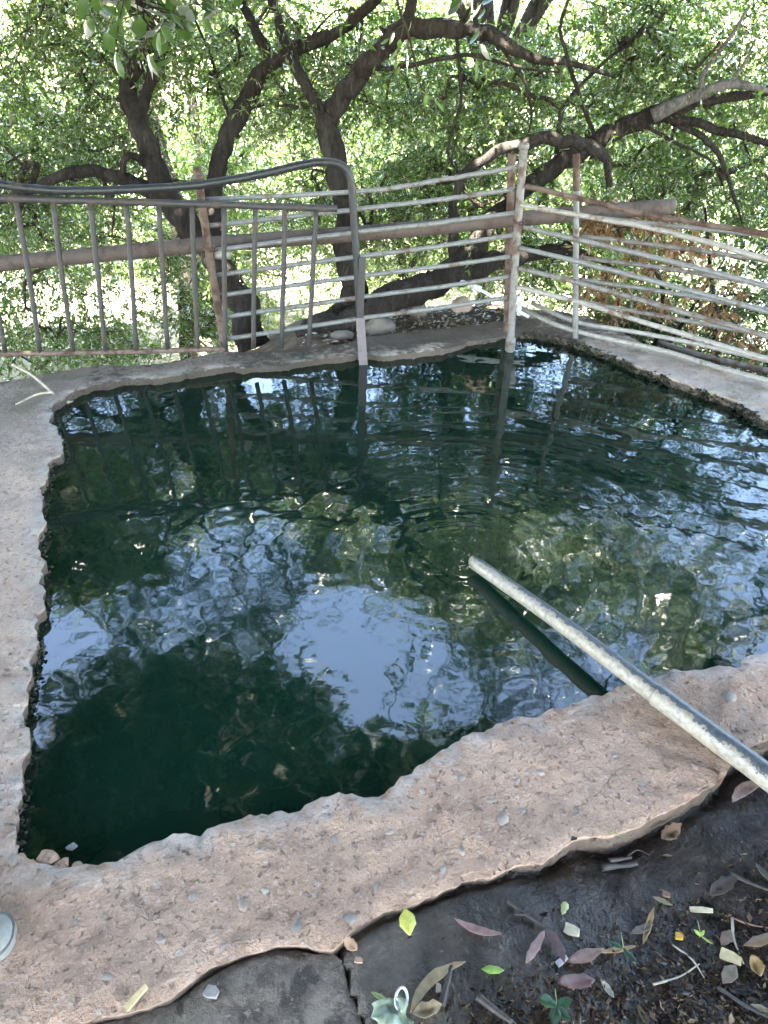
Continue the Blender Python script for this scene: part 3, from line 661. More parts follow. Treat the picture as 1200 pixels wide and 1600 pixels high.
# ------------------------------------------------------------------ trees
def tree(name, label, limbs, attr, leaf, thin=1.0, barkm='bark', leafm='leaf', group=None, dead=None, base=None, droop=.35, twig_r=.0028):
    """limbs: list of (points[(x,y,z,r)], samples); attr: (n,3) points that twigs grow to;
    leaf: dict(sub, per, L, W, len, flat)"""
    b = np.array(limbs[0][0][0][:3]) if base is None else np.array(base)
    root = thing(name, label, 'tree', b, group)
    tr = MB(); pool = []; pr = []
    for pts, n in limbs:
        Pn = resample(pts, n); Pn[1:-1, :3] += rng.normal(0, .12, (n-2, 3))*Pn[1:-1, 3:4]
        Pn[:, 3] *= 1+rng.normal(0, .05, n)
        Pn[:, 3] *= thin; kk = 18 if Pn[:, 3].max() > .03 else 7; nf = int(n*(2.5 if kk == 18 else 1)); Pf = resample(Pn, nf)
        Vt, Qt, Tt = tube_np(Pf[:, :3], np.maximum(Pf[:, 3], .003), kk)
        if kk == 18:
            ctr = np.repeat(Pf[:, :3], kk, 0); rad = Vt[:nf*kk]-ctr; ang = np.tile(np.arange(kk), nf)
            w_ = np.array([.16*mnoise.fractal((v[0]*9, v[1]*9, v[2]*3.5), 1, 2, 3)+.14*mnoise.noise((a_*2.3, v[2]*7+v[0]*4, v[1]*3)) for v, a_ in zip(Vt[:nf*kk], ang)])
            Vt[:nf*kk] += rad*w_[:, None]
        tr.add(Vt, Qt, Tt)
        if kk == 18:
            for _ in range(n//9):                                   # broken stubs
                b_ = Pf[random.randint(nf//4, nf-3)]; d_ = rng.normal(0, 1, 3); d_ /= np.linalg.norm(d_); l_ = b_[3]+random.uniform(.02, .09)
                tr.tube([b_[:3], b_[:3]+d_*l_*.6, b_[:3]+d_*l_], [b_[3]*.35, b_[3]*.25, b_[3]*.16], 6)
        pool.append(Pn[n//4:, :3])
    tr.build('trunk', MT[barkm], root)
    if dead:
        dm = MB()
        for pts, n in dead:
            Pn = resample(pts, n); dm.tube(Pn[:, :3], np.maximum(Pn[:, 3], .003), 8)
        dm.build('dead_branch', MT['deadbark'], root)
    pool = np.vstack(pool); own = -np.ones(len(pool), int)
    D = np.array([np.min(np.linalg.norm(pool-a_, axis=1)) for a_ in attr]); order = np.argsort(D); attr = attr[order]
    tw = []; par = []; cap = len(pool)+len(attr)*6
    PP = np.zeros((cap, 3)); PP[:len(pool)] = pool; OO = -np.ones(cap, int); m = len(pool)
    for k, a_ in enumerate(attr):
        dd = PP[:m]-a_; dist = np.sqrt((dd*dd).sum(1))+np.where(PP[:m, 2] > a_[2]+.6, .2, 0); i_ = int(np.argmin(dist)); p0 = PP[i_].copy(); par.append(OO[i_])
        L_ = np.linalg.norm(a_-p0); mid = (p0+a_)/2+rng.normal(0, .13, 3)*L_+np.array([0, 0, .12*L_])
        Q_ = resample([p0, mid, a_], 6); tw.append(Q_)
        PP[m:m+5] = Q_[1:]; OO[m:m+5] = k; m += 5
    cnt = np.ones(len(attr))
    for k in range(len(attr)-1, -1, -1):
        if par[k] >= 0: cnt[par[k]] += cnt[k]
    br = MB()
    for Q_, c_ in zip(tw, cnt):
        r0 = twig_r*1.3*c_**.42; br.tube(Q_, np.linspace(r0, max(twig_r*.8, r0*.55), 6), 5 if c_ > 6 else 4, False)
    # sub twigs and leaves
    ns, npf = leaf['sub'], leaf['per']; n = len(attr)*ns
    st = np.repeat(attr, ns, 0)+rng.normal(0, .05, (n, 3))
    back = np.repeat(np.array([q_[3] for q_ in tw]), ns, 0); u = rng.uniform(0, 1, (n, 1)); st = st*(1-u*.8)+back*u*.8
    dr = rng.normal(0, 1, (n, 3)); dr[:, 2] = dr[:, 2]*.55-droop; dr /= np.linalg.norm(dr, axis=1, keepdims=True)
    Ls = leaf['len']*rng.uniform(.5, 1.25, (n, 1)); sag = np.array([0, 0, -1.0])*Ls*droop*.5
    S = lambda tt: st+dr*Ls*tt+sag*tt*tt
    s0, s1, s2 = S(0), S(.5), S(1.0)
    # three-sided sub twigs, vectorised
    side = np.cross(dr, rng.normal(0, 1, (n, 3))); side /= np.linalg.norm(side, axis=1, keepdims=True)+1e-9; oth = np.cross(dr, side)
    ring = [side, -.5*side+.87*oth, -.5*side-.87*oth]; VS = []
    for pnt, rr in ((s0, twig_r*.75), (s1, twig_r*.55), (s2, twig_r*.3)):
        for w in ring: VS.append(pnt+w*rr)
    VS = np.stack(VS, 1).reshape(-1, 3); fq = np.array([[l*3+e, l*3+(e+1) % 3, l*3+3+(e+1) % 3, l*3+3+e] for l in range(2) for e in range(3)])
    br.add(VS, (np.arange(n)[:, None, None]*9+fq[None]).reshape(-1, 4))
    tag(br.build('branches', MT['twig'], root), kind='stuff')
    N = n*npf; tt = rng.uniform(.08, 1.03, (n, npf, 1)); st_, dr_, Lx, sg = st[:, None], dr[:, None], Ls[:, None], sag[:, None]
    p = (st_+dr_*Lx*tt+sg*tt*tt).reshape(-1, 3)
    ld = np.repeat(dr, npf, 0)*.5+rng.normal(0, .75, (N, 3))+np.array([0, 0, -droop*.5]); ld /= np.linalg.norm(ld, axis=1, keepdims=True)
    up = np.array([0, 0, 1.0])*leaf.get('flat', .5)+rng.normal(0, .6, (N, 3)); sd_ = np.cross(ld, up); sd_ /= np.linalg.norm(sd_, axis=1, keepdims=True)+1e-9
    nn_ = np.cross(sd_, ld); Lf = leaf['L']*rng.uniform(.35, 1.0, (N, 1))**1.0*1.5; Wf = leaf['W']*rng.uniform(.5, 1.35, (N, 1))
    V_ = np.stack([p, p+ld*Lf*.45+sd_*Wf*.5, p+ld*Lf-nn_*Lf*.12, p+ld*Lf*.45-sd_*Wf*.5], 1).reshape(-1, 3)
    Qf = np.arange(N*4).reshape(-1, 4)
    cr = MB(); cr.add(V_, Qf); tag(cr.build('crown', MT[leafm], root, False), kind='stuff')
    return root
def blobs(L):
    out = []
    for cx, cy_, cz, rx, ry_, rz, n in L:
        v = rng.normal(0, 1, (n, 3)); v /= np.linalg.norm(v, axis=1, keepdims=True); v *= rng.uniform(0, 1, (n, 1))**(1/2.6)
        out.append(v*np.array([rx, ry_, rz])+np.array([cx, cy_, cz]))
    return np.vstack(out)
def lp(L):
    """limb from (px, py, Y, r) rows; rows of the form (None, x, y, z, r) are given in metres"""
    return [tuple(r_[1:]) if r_[0] is None else tuple(at_y(r_[0], r_[1], r_[2]))+(r_[3],) for r_ in L]
SMALL = dict(sub=7, per=22, L=.036, W=.0135, len=.38, flat=.5)

# tree 1: two stems behind the gate
t1 = [(lp([(None, -.55, 4.95, -1.0, .17), (405, 560, 4.9, .13), (385, 490, 4.92, .112), (350, 425, 4.95, .105), (305, 365, 5.0, .098), (262, 305, 5.05, .085), (236, 240, 5.12, .078), (208, 175, 5.2, .07), (200, 120, 5.3, .06), (222, 40, 5.4, .045), (None, -1.9, 5.6, 2.2, .032), (None, -2.3, 5.9, 3.0, .014)]), 44),
      (lp([(218, 180, 5.18, .045), (238, 120, 5.25, .04), (252, 60, 5.3, .034), (None, -1.55, 5.4, 1.9, .025), (None, -1.2, 5.7, 2.7, .01)]), 18),
      (lp([(352, 420, 4.95, .08), (334, 350, 5.1, .072), (333, 290, 5.2, .068), (348, 235, 5.25, .066), (378, 170, 5.3, .062), (420, 108, 5.3, .058), (455, 78, 5.25, .05), (520, 55, 5.2, .042), (578, 8, 5.1, .035), (None, .25, 5.0, 1.9, .026), (None, .7, 5.0, 2.6, .012)]), 36),
      (lp([(425, 100, 5.3, .045), (400, 50, 5.4, .038), (380, 10, 5.5, .032), (None, -1.2, 5.7, 2.2, .022), (None, -1.4, 6.0, 3.0, .01)]), 18),
      (lp([(288, 335, 5.03, .06), (250, 305, 5.05, .055), (205, 285, 5.05, .05), (150, 268, 5.0, .042), (95, 275, 4.95, .036), (40, 300, 4.9, .03), (-40, 330, 4.9, .016)]), 24),
      (lp([(228, 258, 5.1, .03), (212, 244, 5.05, .027), (196, 246, 5.0, .025), (190, 270, 5.0, .022), (175, 300, 5.0, .012)]), 14),
      (lp([(372, 215, 5.3, .02), (350, 160, 5.4, .014), (330, 90, 5.5, .012), (300, 20, 5.6, .008)]), 12)]
a1 = blobs([(-2.2, 5.6, 1.15, 1.2, .7, .75, 150), (-2.1, 5.6, .5, 1.0, .6, .5, 60), (-1.5, 5.7, 1.6, 1.0, .8, .55, 90), (-.55, 5.6, 1.3, .8, .6, .5, 60), (-2.3, 5.5, -.35, .55, .5, .45, 40), (-1.35, 5.5, -.15, .4, .4, .45, 36),
            (-1.5, 5.2, 2.5, 1.2, 1.0, .5, 90), (-2.9, 5.6, 2.3, 1.0, .9, .8, 60), (0.1, 5.2, 2.3, .7, .7, .4, 34), (-1.9, 5.0, 3.3, 1.1, .9, .45, 60), (-.6, 5.9, 2.8, .6, .7, .4, 22)])
tree('leaning_tree', 'dark two-stemmed leaning tree with small leaves behind the gate', t1, a1+np.array([0, .15, 0]), SMALL, .82)
# tree 2: upright stem and long leaning stem from one root, centre to right
t2 = [(lp([(None, -.28, 4.85, -.75, .2), (520, 530, 4.75, .15), (548, 480, 4.85, .12), (545, 420, 4.9, .10), (540, 360, 4.95, .095), (531, 285, 5.0, .09), (516, 215, 5.0, .088), (522, 172, 5.0, .08), (552, 128, 4.97, .075), (592, 82, 4.9, .066), (625, 52, 4.85, .06), (690, 44, 4.8, .056), (755, 50, 4.75, .048), (800, 74, 4.7, .04), (840, 93, 4.7, .03), (890, 98, 4.65, .02), (960, 120, 4.65, .01)]), 60),
      (lp([(505, 190, 5.0, .05), (488, 150, 5.05, .045), (462, 105, 5.1, .04), (440, 50, 5.2, .034), (425, 0, 5.25, .028), (None, -.9, 5.5, 2.2, .02), (None, -.9, 5.7, 3.0, .01)]), 22),
      (lp([(610, 65, 4.88, .045), (640, 20, 4.9, .04), (None, .2, 5.0, 2.0, .03), (None, .5, 5.3, 2.8, .02), (None, .9, 5.6, 3.6, .008)]), 18),
      (lp([(590, 110, 4.9, .02), (650, 100, 4.85, .017), (730, 86, 4.8, .015), (775, 96, 4.8, .012), (830, 108, 4.75, .01), (880, 113, 4.75, .006)]), 16),
      (lp([(714, 60, 4.8, .014), (718, 110, 4.8, .012), (720, 160, 4.8, .012), (708, 200, 4.82, .01), (700, 240, 4.85, .008), (718, 275, 4.9, .006)]), 14),
      (lp([(775, 60, 4.72, .012), (800, 100, 4.72, .011), (825, 140, 4.72, .01), (830, 190, 4.75, .008), (820, 220, 4.8, .004)]), 12),
      # long leaning stem
      (lp([(None, -.35, 4.8, -.6, .18), (490, 532, 4.65, .125), (560, 497, 4.65, .12), (630, 462, 4.7, .112), (690, 438, 4.75, .105), (730, 400, 4.85, .095), (765, 350, 4.95, .085), (810, 305, 5.0, .072), (870, 262, 5.0, .066), (925, 226, 4.95, .066), (990, 194, 4.9, .062), (1045, 172, 4.85, .052), (1120, 155, 4.8, .036), (1200, 143, 4.75, .03), (1300, 140, 4.7, .018)]), 52),
      (lp([(690, 438, 4.75, .10), (740, 420, 4.8, .085), (800, 402, 4.85, .07), (860, 392, 4.95, .05), (920, 400, 5.1, .03), (960, 420, 5.2, .012)]), 20),
      (lp([(712, 420, 4.85, .045), (708, 360, 4.9, .042), (712, 300, 4.9, .04), (738, 262, 4.85, .04), (790, 230, 4.8, .042), (850, 217, 4.75, .042), (900, 224, 4.72, .046), (935, 236, 4.7, .042), (948, 260, 4.7, .03), (952, 292, 4.7, .02)]), 30),
      (lp([(1030, 182, 4.85, .035), (1080, 190, 4.8, .034), (1140, 208, 4.75, .03), (1210, 226, 4.7, .024), (1320, 260, 4.6, .012)]), 18),
      (lp([(1050, 190, 4.85, .026), (1095, 212, 4.8, .024), (1125, 245, 4.78, .02), (1145, 300, 4.75, .014), (1160, 350, 4.75, .006)]), 16),
      (lp([(1010, 198, 4.88, .014), (1060, 225, 4.85, .012), (1110, 250, 4.85, .01), (1130, 290, 4.9, .006)]), 12),
      (lp([(935, 224, 4.95, .014), (905, 150, 4.9, .016), (885, 80, 4.85, .014), (880, 20, 4.85, .012), (None, 1.15, 4.9, 2.0, .008)]), 16),
      (lp([(870, 240, 5.0, .02), (880, 170, 5.0, .018), (930, 110, 5.0, .014), (990, 60, 5.0, .01), (1030, 0, 5.0, .006)]), 14),
      (lp([(1190, 143, 4.75, .02), (None, 2.9, 4.8, 1.7, .02), (None, 3.4, 5.0, 2.3, .012)]), 8)]
dead2 = [(lp([(1020, 182, 4.82, .04), (1062, 160, 4.78, .036), (1105, 143, 4.75, .032), (1140, 131, 4.72, .026), (1185, 138, 4.7, .016), (1210, 146, 4.7, .01)]), 16),
         (lp([(1098, 146, 4.75, .016), (1098, 118, 4.75, .014), (1118, 88, 4.75, .012), (1145, 52, 4.75, .01), (1170, 10, 4.75, .006)]), 14),
         (lp([(1142, 131, 4.72, .01), (1165, 95, 4.75, .008), (1180, 60, 4.75, .004)]), 10)]
a2 = blobs([(.0, 5.5, 1.2, .8, .55, .45, 70), (.6, 5.4, .75, .55, .45, .5, 50), (1.25, 5.4, 1.25, .8, .5, .5, 90), (2.2, 5.3, 1.35, .9, .6, .5, 90), (2.4, 5.2, .55, .7, .5, .5, 60), (1.6, 5.5, .6, .6, .5, .4, 46), (.25, 5.6, .5, .5, .4, .4, 36), (-.35, 5.6, .5, .45, .4, .5, 30), (1.0, 5.5, .2, .5, .4, .35, 26),
            (.9, 5.1, 2.4, .9, .9, .5, 56), (2.3, 5.1, 2.3, 1.2, .9, .5, 60), (1.0, 5.2, 3.4, .9, .7, .5, 44), (2.4, 5.2, 3.2, 1.0, .8, .5, 44), (.5, 6.3, 2.9, .9, .6, .6, 70), (1.6, 6.3, 3.0, .8, .6, .5, 50), (-.55, 6.2, 2.6, .5, .5, .4, 26)])
tree('leaning_tree', 'large tree with upright stem and long limb leaning right over the railings', t2, a2, SMALL, .76, dead=dead2)

# background trees on the lower ground: four grown, the rest copies of them
BGT = dict(sub=7, per=18, L=.062, W=.024, len=.5, flat=.5)
def copy_tree(o, label, loc, rz, sc):
    c = o.copy(); COL.objects.link(c); c.location = loc; c.rotation_euler = (0, 0, rz); c.scale = (sc,)*3; c['label'] = label
    for ch in o.children:
        d_ = ch.copy(); COL.objects.link(d_); d_.parent = c
    return c
GRP = 'trees on the lower ground beyond the pool'
def bg_tree(x, y, lm, h, lab):
    z0 = gz(x, y)-.1; rr = random.uniform(.08, .12)
    L0 = [([(x, y, z0, rr*1.4), (x+random.uniform(-.2, .2), y, z0+.6, rr), (x+random.uniform(-.3, .3), y+.1, z0+1.4, rr*.8), (x+random.uniform(-.5, .5), y, z0+2.4, rr*.5), (x+random.uniform(-.6, .6), y, z0+h, .012)], 22)]
    for q_ in range(6):
        an = q_*1.05+random.uniform(-.3, .3); zb = z0+random.uniform(.7, 1.7); R = random.uniform(.9, 1.5)
        L0.append(([(x, y, zb, rr*.5), (x+math.cos(an)*R*.4, y+math.sin(an)*R*.4, zb+.45, rr*.35), (x+math.cos(an)*R, y+math.sin(an)*R, zb+.9+random.uniform(-.4, .6), .012)], 12))
    B_ = []
    for q_ in range(11):
        an = q_*2.4+random.uniform(-.4, .4); R = random.uniform(.25, 1.45); zc = z0+.55+(h-.8)*(q_+.5)/11
        B_.append((x+math.cos(an)*R, y+math.sin(an)*R*.9, zc, .75, .7, .5, 30))
    return tree('background_tree', lab, L0, blobs(B_), BGT, leafm=lm, group=GRP)
bts = [bg_tree(-4.3, 7.6, 'leaf2', 3.6, 'pale green bushy tree at far left beyond the gate'), bg_tree(-2.2, 9.6, 'leaf', 3.8, 'mid green tree left of centre on the lower ground'),
       bg_tree(2.4, 8.4, 'leaf2', 3.6, 'yellow green tree behind the right limb'), bg_tree(4.6, 7.0, 'leaf3', 3.4, 'bluish green tree at far right beyond the railing')]
for k, x, y, rz, sc, lab in [(0, .3, 9.9, 2.0, .95, 'light green tree behind the upright stem'), (1, -6.6, 6.4, 1.1, 1.0, 'green tree outside the left edge beyond the gate'), (1, 1.2, 12.6, 4.0, 1.25, 'distant tree on the slope right of centre'),
                             (2, -4.6, 12.8, 3.1, 1.3, 'distant tree on the slope left of centre'), (0, 6.4, 11.5, 5.0, 1.3, 'distant tree on the slope at far right'), (3, -8.8, 10.5, 2.5, 1.2, 'distant tree on the slope at far left'),
                             (2, -1.2, 15.5, 1.0, 1.5, 'farthest tree seen between the two leaning trees'), (1, 4.0, 15.0, 5.5, 1.5, 'farthest tree right of the railing corner'), (3, 7.5, 7.0, 1.0, 1.05, 'tree outside the right edge beyond the railing')]:
    copy_tree(bts[k], lab, (x, y, gz(x, y)-.1), rz, sc)

# two taller slender trees added so their high crowns block mirrored sky mid-pool
TALL = dict(sub=7, per=24, L=.085, W=.032, len=.42, flat=.7)
for x, y, lab, B_ in [(1.0, 8.3, 'added tall slender tree with high crown behind the middle railing', [(-.4, 7.5, 3.0, .7, .6, .45, 22), (.6, 7.5, 4.0, .8, .6, .6, 34), (1.6, 7.6, 4.7, .7, .6, .6, 28), (.6, 7.5, 3.0, .9, .6, .5, 30), (1.7, 7.6, 3.4, .8, .6, .5, 26), (2.8, 7.4, 4.0, .9, .6, .7, 30), (3.6, 7.0, 4.6, .8, .6, .6, 16)]),
                      (-2.2, 8.2, 'added tall slender tree with high crown behind the gate', [(-2.0, 7.6, 2.8, 1.1, .6, .5, 40), (-3.2, 7.6, 2.9, .7, .6, .5, 22), (-1.0, 7.6, 2.6, .6, .5, .35, 16)])]:
    z0 = gz(x, y)-.15; L0 = [([(x, y, z0, .11), (x+.1, y, z0+1.5, .085), (x-.1, y-.1, z0+3, .07), (B_[1][0], B_[1][1], B_[1][2], .02)], 26)]
    for b_ in B_: L0.append(([(x, y-.05, z0+2.9, .05), ((x+b_[0])/2, (y+b_[1])/2, (z0+2.9+b_[2])/2+.3, .035), (b_[0], b_[1], b_[2], .012)], 12))
    tree('added_tall_tree', lab, L0, blobs(B_), TALL, leafm='broad')  # darker leaf tone paints these crowns as unlit from below

# shrub behind the right railing and the dried plant hanging in it
zs = gz(2.3, 4.9)
sh = [([(2.3, 4.9, zs-.1, .05), (2.25, 4.9, zs+.4, .035), (2.1, 4.85, zs+.9, .02), (1.9, 4.8, zs+1.5, .006)], 14), ([(2.35, 4.9, zs-.1, .04), (2.6, 4.9, zs+.5, .03), (2.9, 4.8, zs+1.2, .008)], 12), ([(2.3, 4.9, zs-.1, .04), (1.9, 4.9, zs+.4, .025), (1.5, 4.9, zs+.8, .008)], 12), ([(2.3, 4.9, zs-.1, .04), (3.0, 4.5, zs+.4, .03), (3.5, 4.2, zs+.9, .008)], 12)]
tree('shrub', 'dense light green shrub crowding behind the right railing', sh, blobs([(2.2, 5.0, -.35, .8, .35, .55, 80), (1.6, 5.0, -.25, .4, .3, .4, 36), (2.6, 4.7, .1, .6, .4, .5, 60), (3.2, 4.3, .0, .5, .4, .5, 36)]), dict(sub=6, per=26, L=.03, W=.014, len=.26, flat=.4), leafm='leaf3')
zd = gz(1.75, 4.75)
dl = [([(1.75, 4.75, zd-.05, .018), (1.72, 4.75, zd+.5, .012), (1.5, 4.72, .35, .008), (1.25, 4.7, .62, .004)], 14), ([(1.75, 4.75, zd-.05, .014), (1.9, 4.7, 0, .01), (2.0, 4.6, .35, .005)], 10)]
tree('dried_plant', 'withered orange brown plant hanging behind the end of the thick pipe', dl, blobs([(1.35, 4.68, .6, .35, .1, .1, 26), (1.65, 4.66, .42, .22, .1, .16, 18), (1.9, 4.6, .12, .3, .1, .3, 16), (1.4, 4.7, .05, .3, .1, .35, 16), (2.1, 4.45, -.1, .2, .1, .3, 10)]), dict(sub=3, per=9, L=.05, W=.024, len=.11, flat=.1), leafm='dryleaf', droop=.9, twig_r=.0015)

# shade trees around the viewer: their crowns close overhead and are mirrored in the pool
SH = dict(sub=7, per=24, L=.13, W=.055, len=.5, flat=1.1)
def shade_tree(lab, bx, by, forks, B_, zt=3.9, spec=SH):
    z0 = gz(bx, by)-.15
    L0 = [([(bx, by, z0, .3), (bx+.05, by, z0+1, .24), (bx-.05, by+.1, z0+2.4, .2), (forks[0][0]*.3+bx*.7, forks[0][1]*.3+by*.7, zt, .15), (forks[0][0], forks[0][1], forks[0][2], .03)], 30)]
    for x, y, z in forks[1:]:
        L0.append(([(bx-.03, by+.06, z0+2.2, .14), (bx*.6+x*.4, by*.6+y*.4, z0*.3+z*.7, .09), (x, y, z, .02)], 20))
    return tree('shade_tree', lab, L0, blobs(B_), spec, barkm='eucbark', leafm='broad', group='shade trees over the pool', droop=.3, twig_r=.004)
ST1 = shade_tree('broad leaved shade tree left of the pool whose branches hang into the top left', -3.6, -.6, [(-1.2, 1.2, 4.8), (-2.0, 2.6, 4.3), (-2.6, -.5, 5.2), (-1.0, -1.0, 5.2), (-3.6, 2.2, 4.6), (-.6, 2.4, 4.4), (-1.6, 4.0, 4.1)],
    [(-2.6, .4, 4.7, 1.7, 1.5, .8, 150), (-1.2, -1.0, 5.0, 1.6, 1.5, .7, 150), (-1.0, .8, 4.7, 1.3, 1.2, .6, 110), (-1.6, 2.5, 4.4, 1.1, 1.0, .5, 80), (-3.6, 2.2, 4.4, 1.2, 1.3, .9, 80), (-2.8, -2.6, 4.8, 1.6, 1.4, .8, 90), (-.7, 2.2, 4.4, .9, .7, .4, 50), (-1.5, 4.0, 4.1, 1.1, .8, .4, 70), (-.3, 4.5, 4.2, .8, .5, .3, 18), (-1.9, 4.9, 3.7, 1.0, .6, .4, 40), (-1.0, 4.75, 3.8, .45, .4, .3, 18), (-.35, 3.75, 3.7, .7, .35, .3, 22), (-2.9, 3.9, 4.0, .9, .9, .5, 50), (-.9, -3.4, 5.0, 1.5, 1.2, .7, 70), (-.6, -1.7, 5.1, 1.3, .9, .5, 110), (-2.2, -1.6, 5.1, 1.0, .9, .5, 50)])
ST2 = shade_tree('tall shade tree standing behind the viewer to the right', 3.4, -1.6, [(1.3, .4, 4.9), (2.4, 1.4, 4.5), (.6, -1.6, 5.2), (3.4, .9, 4.6), (3.6, -3.0, 5.0), (1.2, 2.2, 4.5), (2.6, 3.2, 4.2)],
    [(1.4, .3, 4.9, 1.6, 1.3, .7, 150), (2.7, 1.2, 4.5, 1.3, 1.2, .7, 100), (.9, -1.6, 5.1, 1.6, 1.4, .7, 150), (3.0, -1.2, 5.1, 1.5, 1.5, .8, 120), (1.8, -3.2, 5.0, 1.7, 1.2, .8, 90), (3.9, 1.0, 4.2, 1.0, 1.0, .9, 60), (.2, .4, 4.9, .9, 1.0, .4, 60), (.0, -.7, 5.1, 1.1, .8, .35, 110), (.5, .6, 5.2, .9, .9, .3, 60), (.9, 2.1, 4.5, 1.1, .8, .4, 100), (-.1, 1.6, 4.7, .8, .8, .4, 60), (.6, 2.7, 4.4, .9, .4, .3, 40), (2.3, 2.6, 4.3, 1.0, .8, .4, 70), (3.4, 3.2, 4.0, 1.0, .9, .6, 50), (1.0, 4.3, 4.2, .9, .6, .35, 50), (2.2, 4.2, 4.1, .9, .6, .4, 46)])

SG = 'shade trees over the pool'  # copies below: unseen trees added to block low skylight from sides and behind
for src_, x, y, rz, sc, lab in [(ST1, -7.2, -2.6, 1.3, 1.1, 'added unseen shade tree further left beyond the pool side'), (ST2, 6.4, -4.4, 2.2, 1.15, 'added unseen shade tree behind the viewer far to the right'), (ST1, -3.2, -7.0, 3.6, 1.1, 'added unseen shade tree behind the viewer to the left'),
                                (ST2, 2.0, -8.0, .6, 1.15, 'added unseen shade tree directly behind the viewer'), (ST2, 7.4, .8, .8, 1.0, 'added unseen shade tree beyond the right end of the pool'), (ST1, -7.6, 3.0, -.4, .95, 'added unseen shade tree beyond the left ledge')]:
    copy_tree(src_, lab, (x, y, gz(x, y)-.15), rz, sc)

# ------------------------------------------------------------------ near hanging sprigs of the shade tree (top edge of the view)
def sprig(label, path, leaves, L, W, lm='broad'):
    root = thing('hanging_branch', label, 'branch', path[-1])
    Q_ = resample(path, 20); m_ = MB(); m_.tube(Q_, np.linspace(.007, .0015, 20), 6); m_.build('stem', MT['twig'], root)
    for i_ in range(leaves):
        t_ = random.randint(5, 19); p = Q_[t_]; d_ = rng.normal(0, 1, 3); d_[2] = d_[2]*.5-.15; d_ /= np.linalg.norm(d_)
        e = p+d_*random.uniform(.03, .22); S_ = resample([p, (p+e)/2+[0, 0, .01], e], 5); side_m = MB(); side_m.tube(S_, np.linspace(.0022, .0012, 5), 4); side_m.build('twig', MT['twig'], root)
        for h in range(3):
            b_ = S_[2+h] if h < 3 else e; ld = d_*.5+rng.normal(0, .6, 3); ld[2] -= .25; ld /= np.linalg.norm(ld); sd_ = np.cross(ld, np.array([0, 0, 1])+rng.normal(0, .4, 3)); sd_ /= np.linalg.norm(sd_); nn = np.cross(sd_, ld)
            l_, w_ = L*random.uniform(.7, 1.2), W*random.uniform(.75, 1.2); m2 = leaf_mesh_pts(l_, w_, .1, .12)
            V_ = np.array([b_+ld*x+sd_*y+nn*z for x, y, z in m2[0]]); lm_ = MB(); lm_.add(V_, m2[1]); lm_.build('leaf', MT[lm], root)
def leaf_mesh_pts(L, W, curl, fold, n=7, shape=1.0, twist=0.0):
    V_, Q_ = [], []; rough = [random.uniform(.78, 1.15) for _ in range(n)]
    for i_ in range(n):
        t_ = i_/(n-1); w = W*.5*(math.sin(math.pi*min(1, t_**shape*.97+.015))**.8)*rough[i_]; zc = curl*L*(4*(t_-.5)**2-.3)*(.6+rough[-1-i_]*.4)
        for s_ in (-1, 0, 1):
            V_.append((t_*L, s_*w*math.cos(twist*t_), zc+abs(s_)*w*fold*2+s_*w*math.sin(twist*t_)))
    for i_ in range(n-1):
        for c_ in (0, 1): Q_.append((i_*3+c_, i_*3+c_+1, i_*3+3+c_+1, i_*3+3+c_))
    return np.array(V_), np.array(Q_)
sprig('dark broad leaved branch hanging into the top left corner', [at_y(60, -300, 2.2), at_y(90, -150, 2.5), at_y(140, -50, 2.7), at_y(215, 0, 2.85), at_y(270, 25, 2.9)], 40, .075, .036)
sprig('dark leafy twig hanging at the top edge left of centre', [at_y(360, -300, 2.4), at_y(340, -150, 2.6), at_y(315, -40, 2.8), at_y(322, 18, 2.9)], 26, .07, .034)
sprig('small bright leafy twig at the top edge right of centre', [at_y(720, -220, 2.6), at_y(735, -100, 2.7), at_y(745, -20, 2.8), at_y(752, 18, 2.85)], 6, .065, .032)
sprig('pale thin hanging twig with sparse leaves at top centre', [at_y(625, -200, 3.0), at_y(618, -20, 3.0), at_y(640, 60, 3.05), at_y(660, 150, 3.1), at_y(668, 235, 3.12)], 9, .04, .017, 'leaf2')

# ------------------------------------------------------------------ things behind the back ledge
def rock(name, label, cat, pos, s, m, seed, sub=3, rz=0.0):
    bm = bmesh.new(); bmesh.ops.create_icosphere(bm, subdivisions=sub, radius=1)
    for v in bm.verts:
        f = 1+.28*mnoise.noise(v.co*1.1+Vector((seed, 0, 0)))+.09*mnoise.noise(v.co*3.2+Vector((0, seed, 0))); v.co = Vector((v.co.x*f*s[0], v.co.y*f*s[1], v.co.z*f*s[2]))
    me = bpy.data.meshes.new(name); bm.to_mesh(me); bm.free()
    for p in me.polygons: p.use_smooth = True
    o = obj(name, me, MT[m]); o.location = pos; o.rotation_euler[2] = rz; return tag(o, label, cat)
def on_back(px, py, Y): p = at_y(px, py, Y); p[2] = max(gz(p[0], p[1])+.02, p[2]-.06); return p
rock('rock', 'round pale grey boulder beside the black plastic scrap', 'rock', on_back(653, 468, 4.85), (.062, .06, .062), 'rock', 3.1)
rock('rock', 'broad flat pale rock at the foot of the leaning tree', 'rock', on_back(588, 500, 4.6), (.11, .10, .07), 'rock', 8.7)
rock('rock', 'small brownish stone pile lump near the white water line', 'rock', on_back(722, 462, 4.8), (.06, .05, .05), 'pinkstone', 15.2)
rock('rock', 'grey stone slab tilted against the back ledge', 'rock', on_back(535, 520, 4.45), (.07, .05, .035), 'rock', 21.2, rz=.6)
rock('plastic_scrap', 'crumpled black plastic scrap between two rocks', 'plastic', on_back(626, 467, 4.8), (.05, .035, .035), 'bag', 5.5)
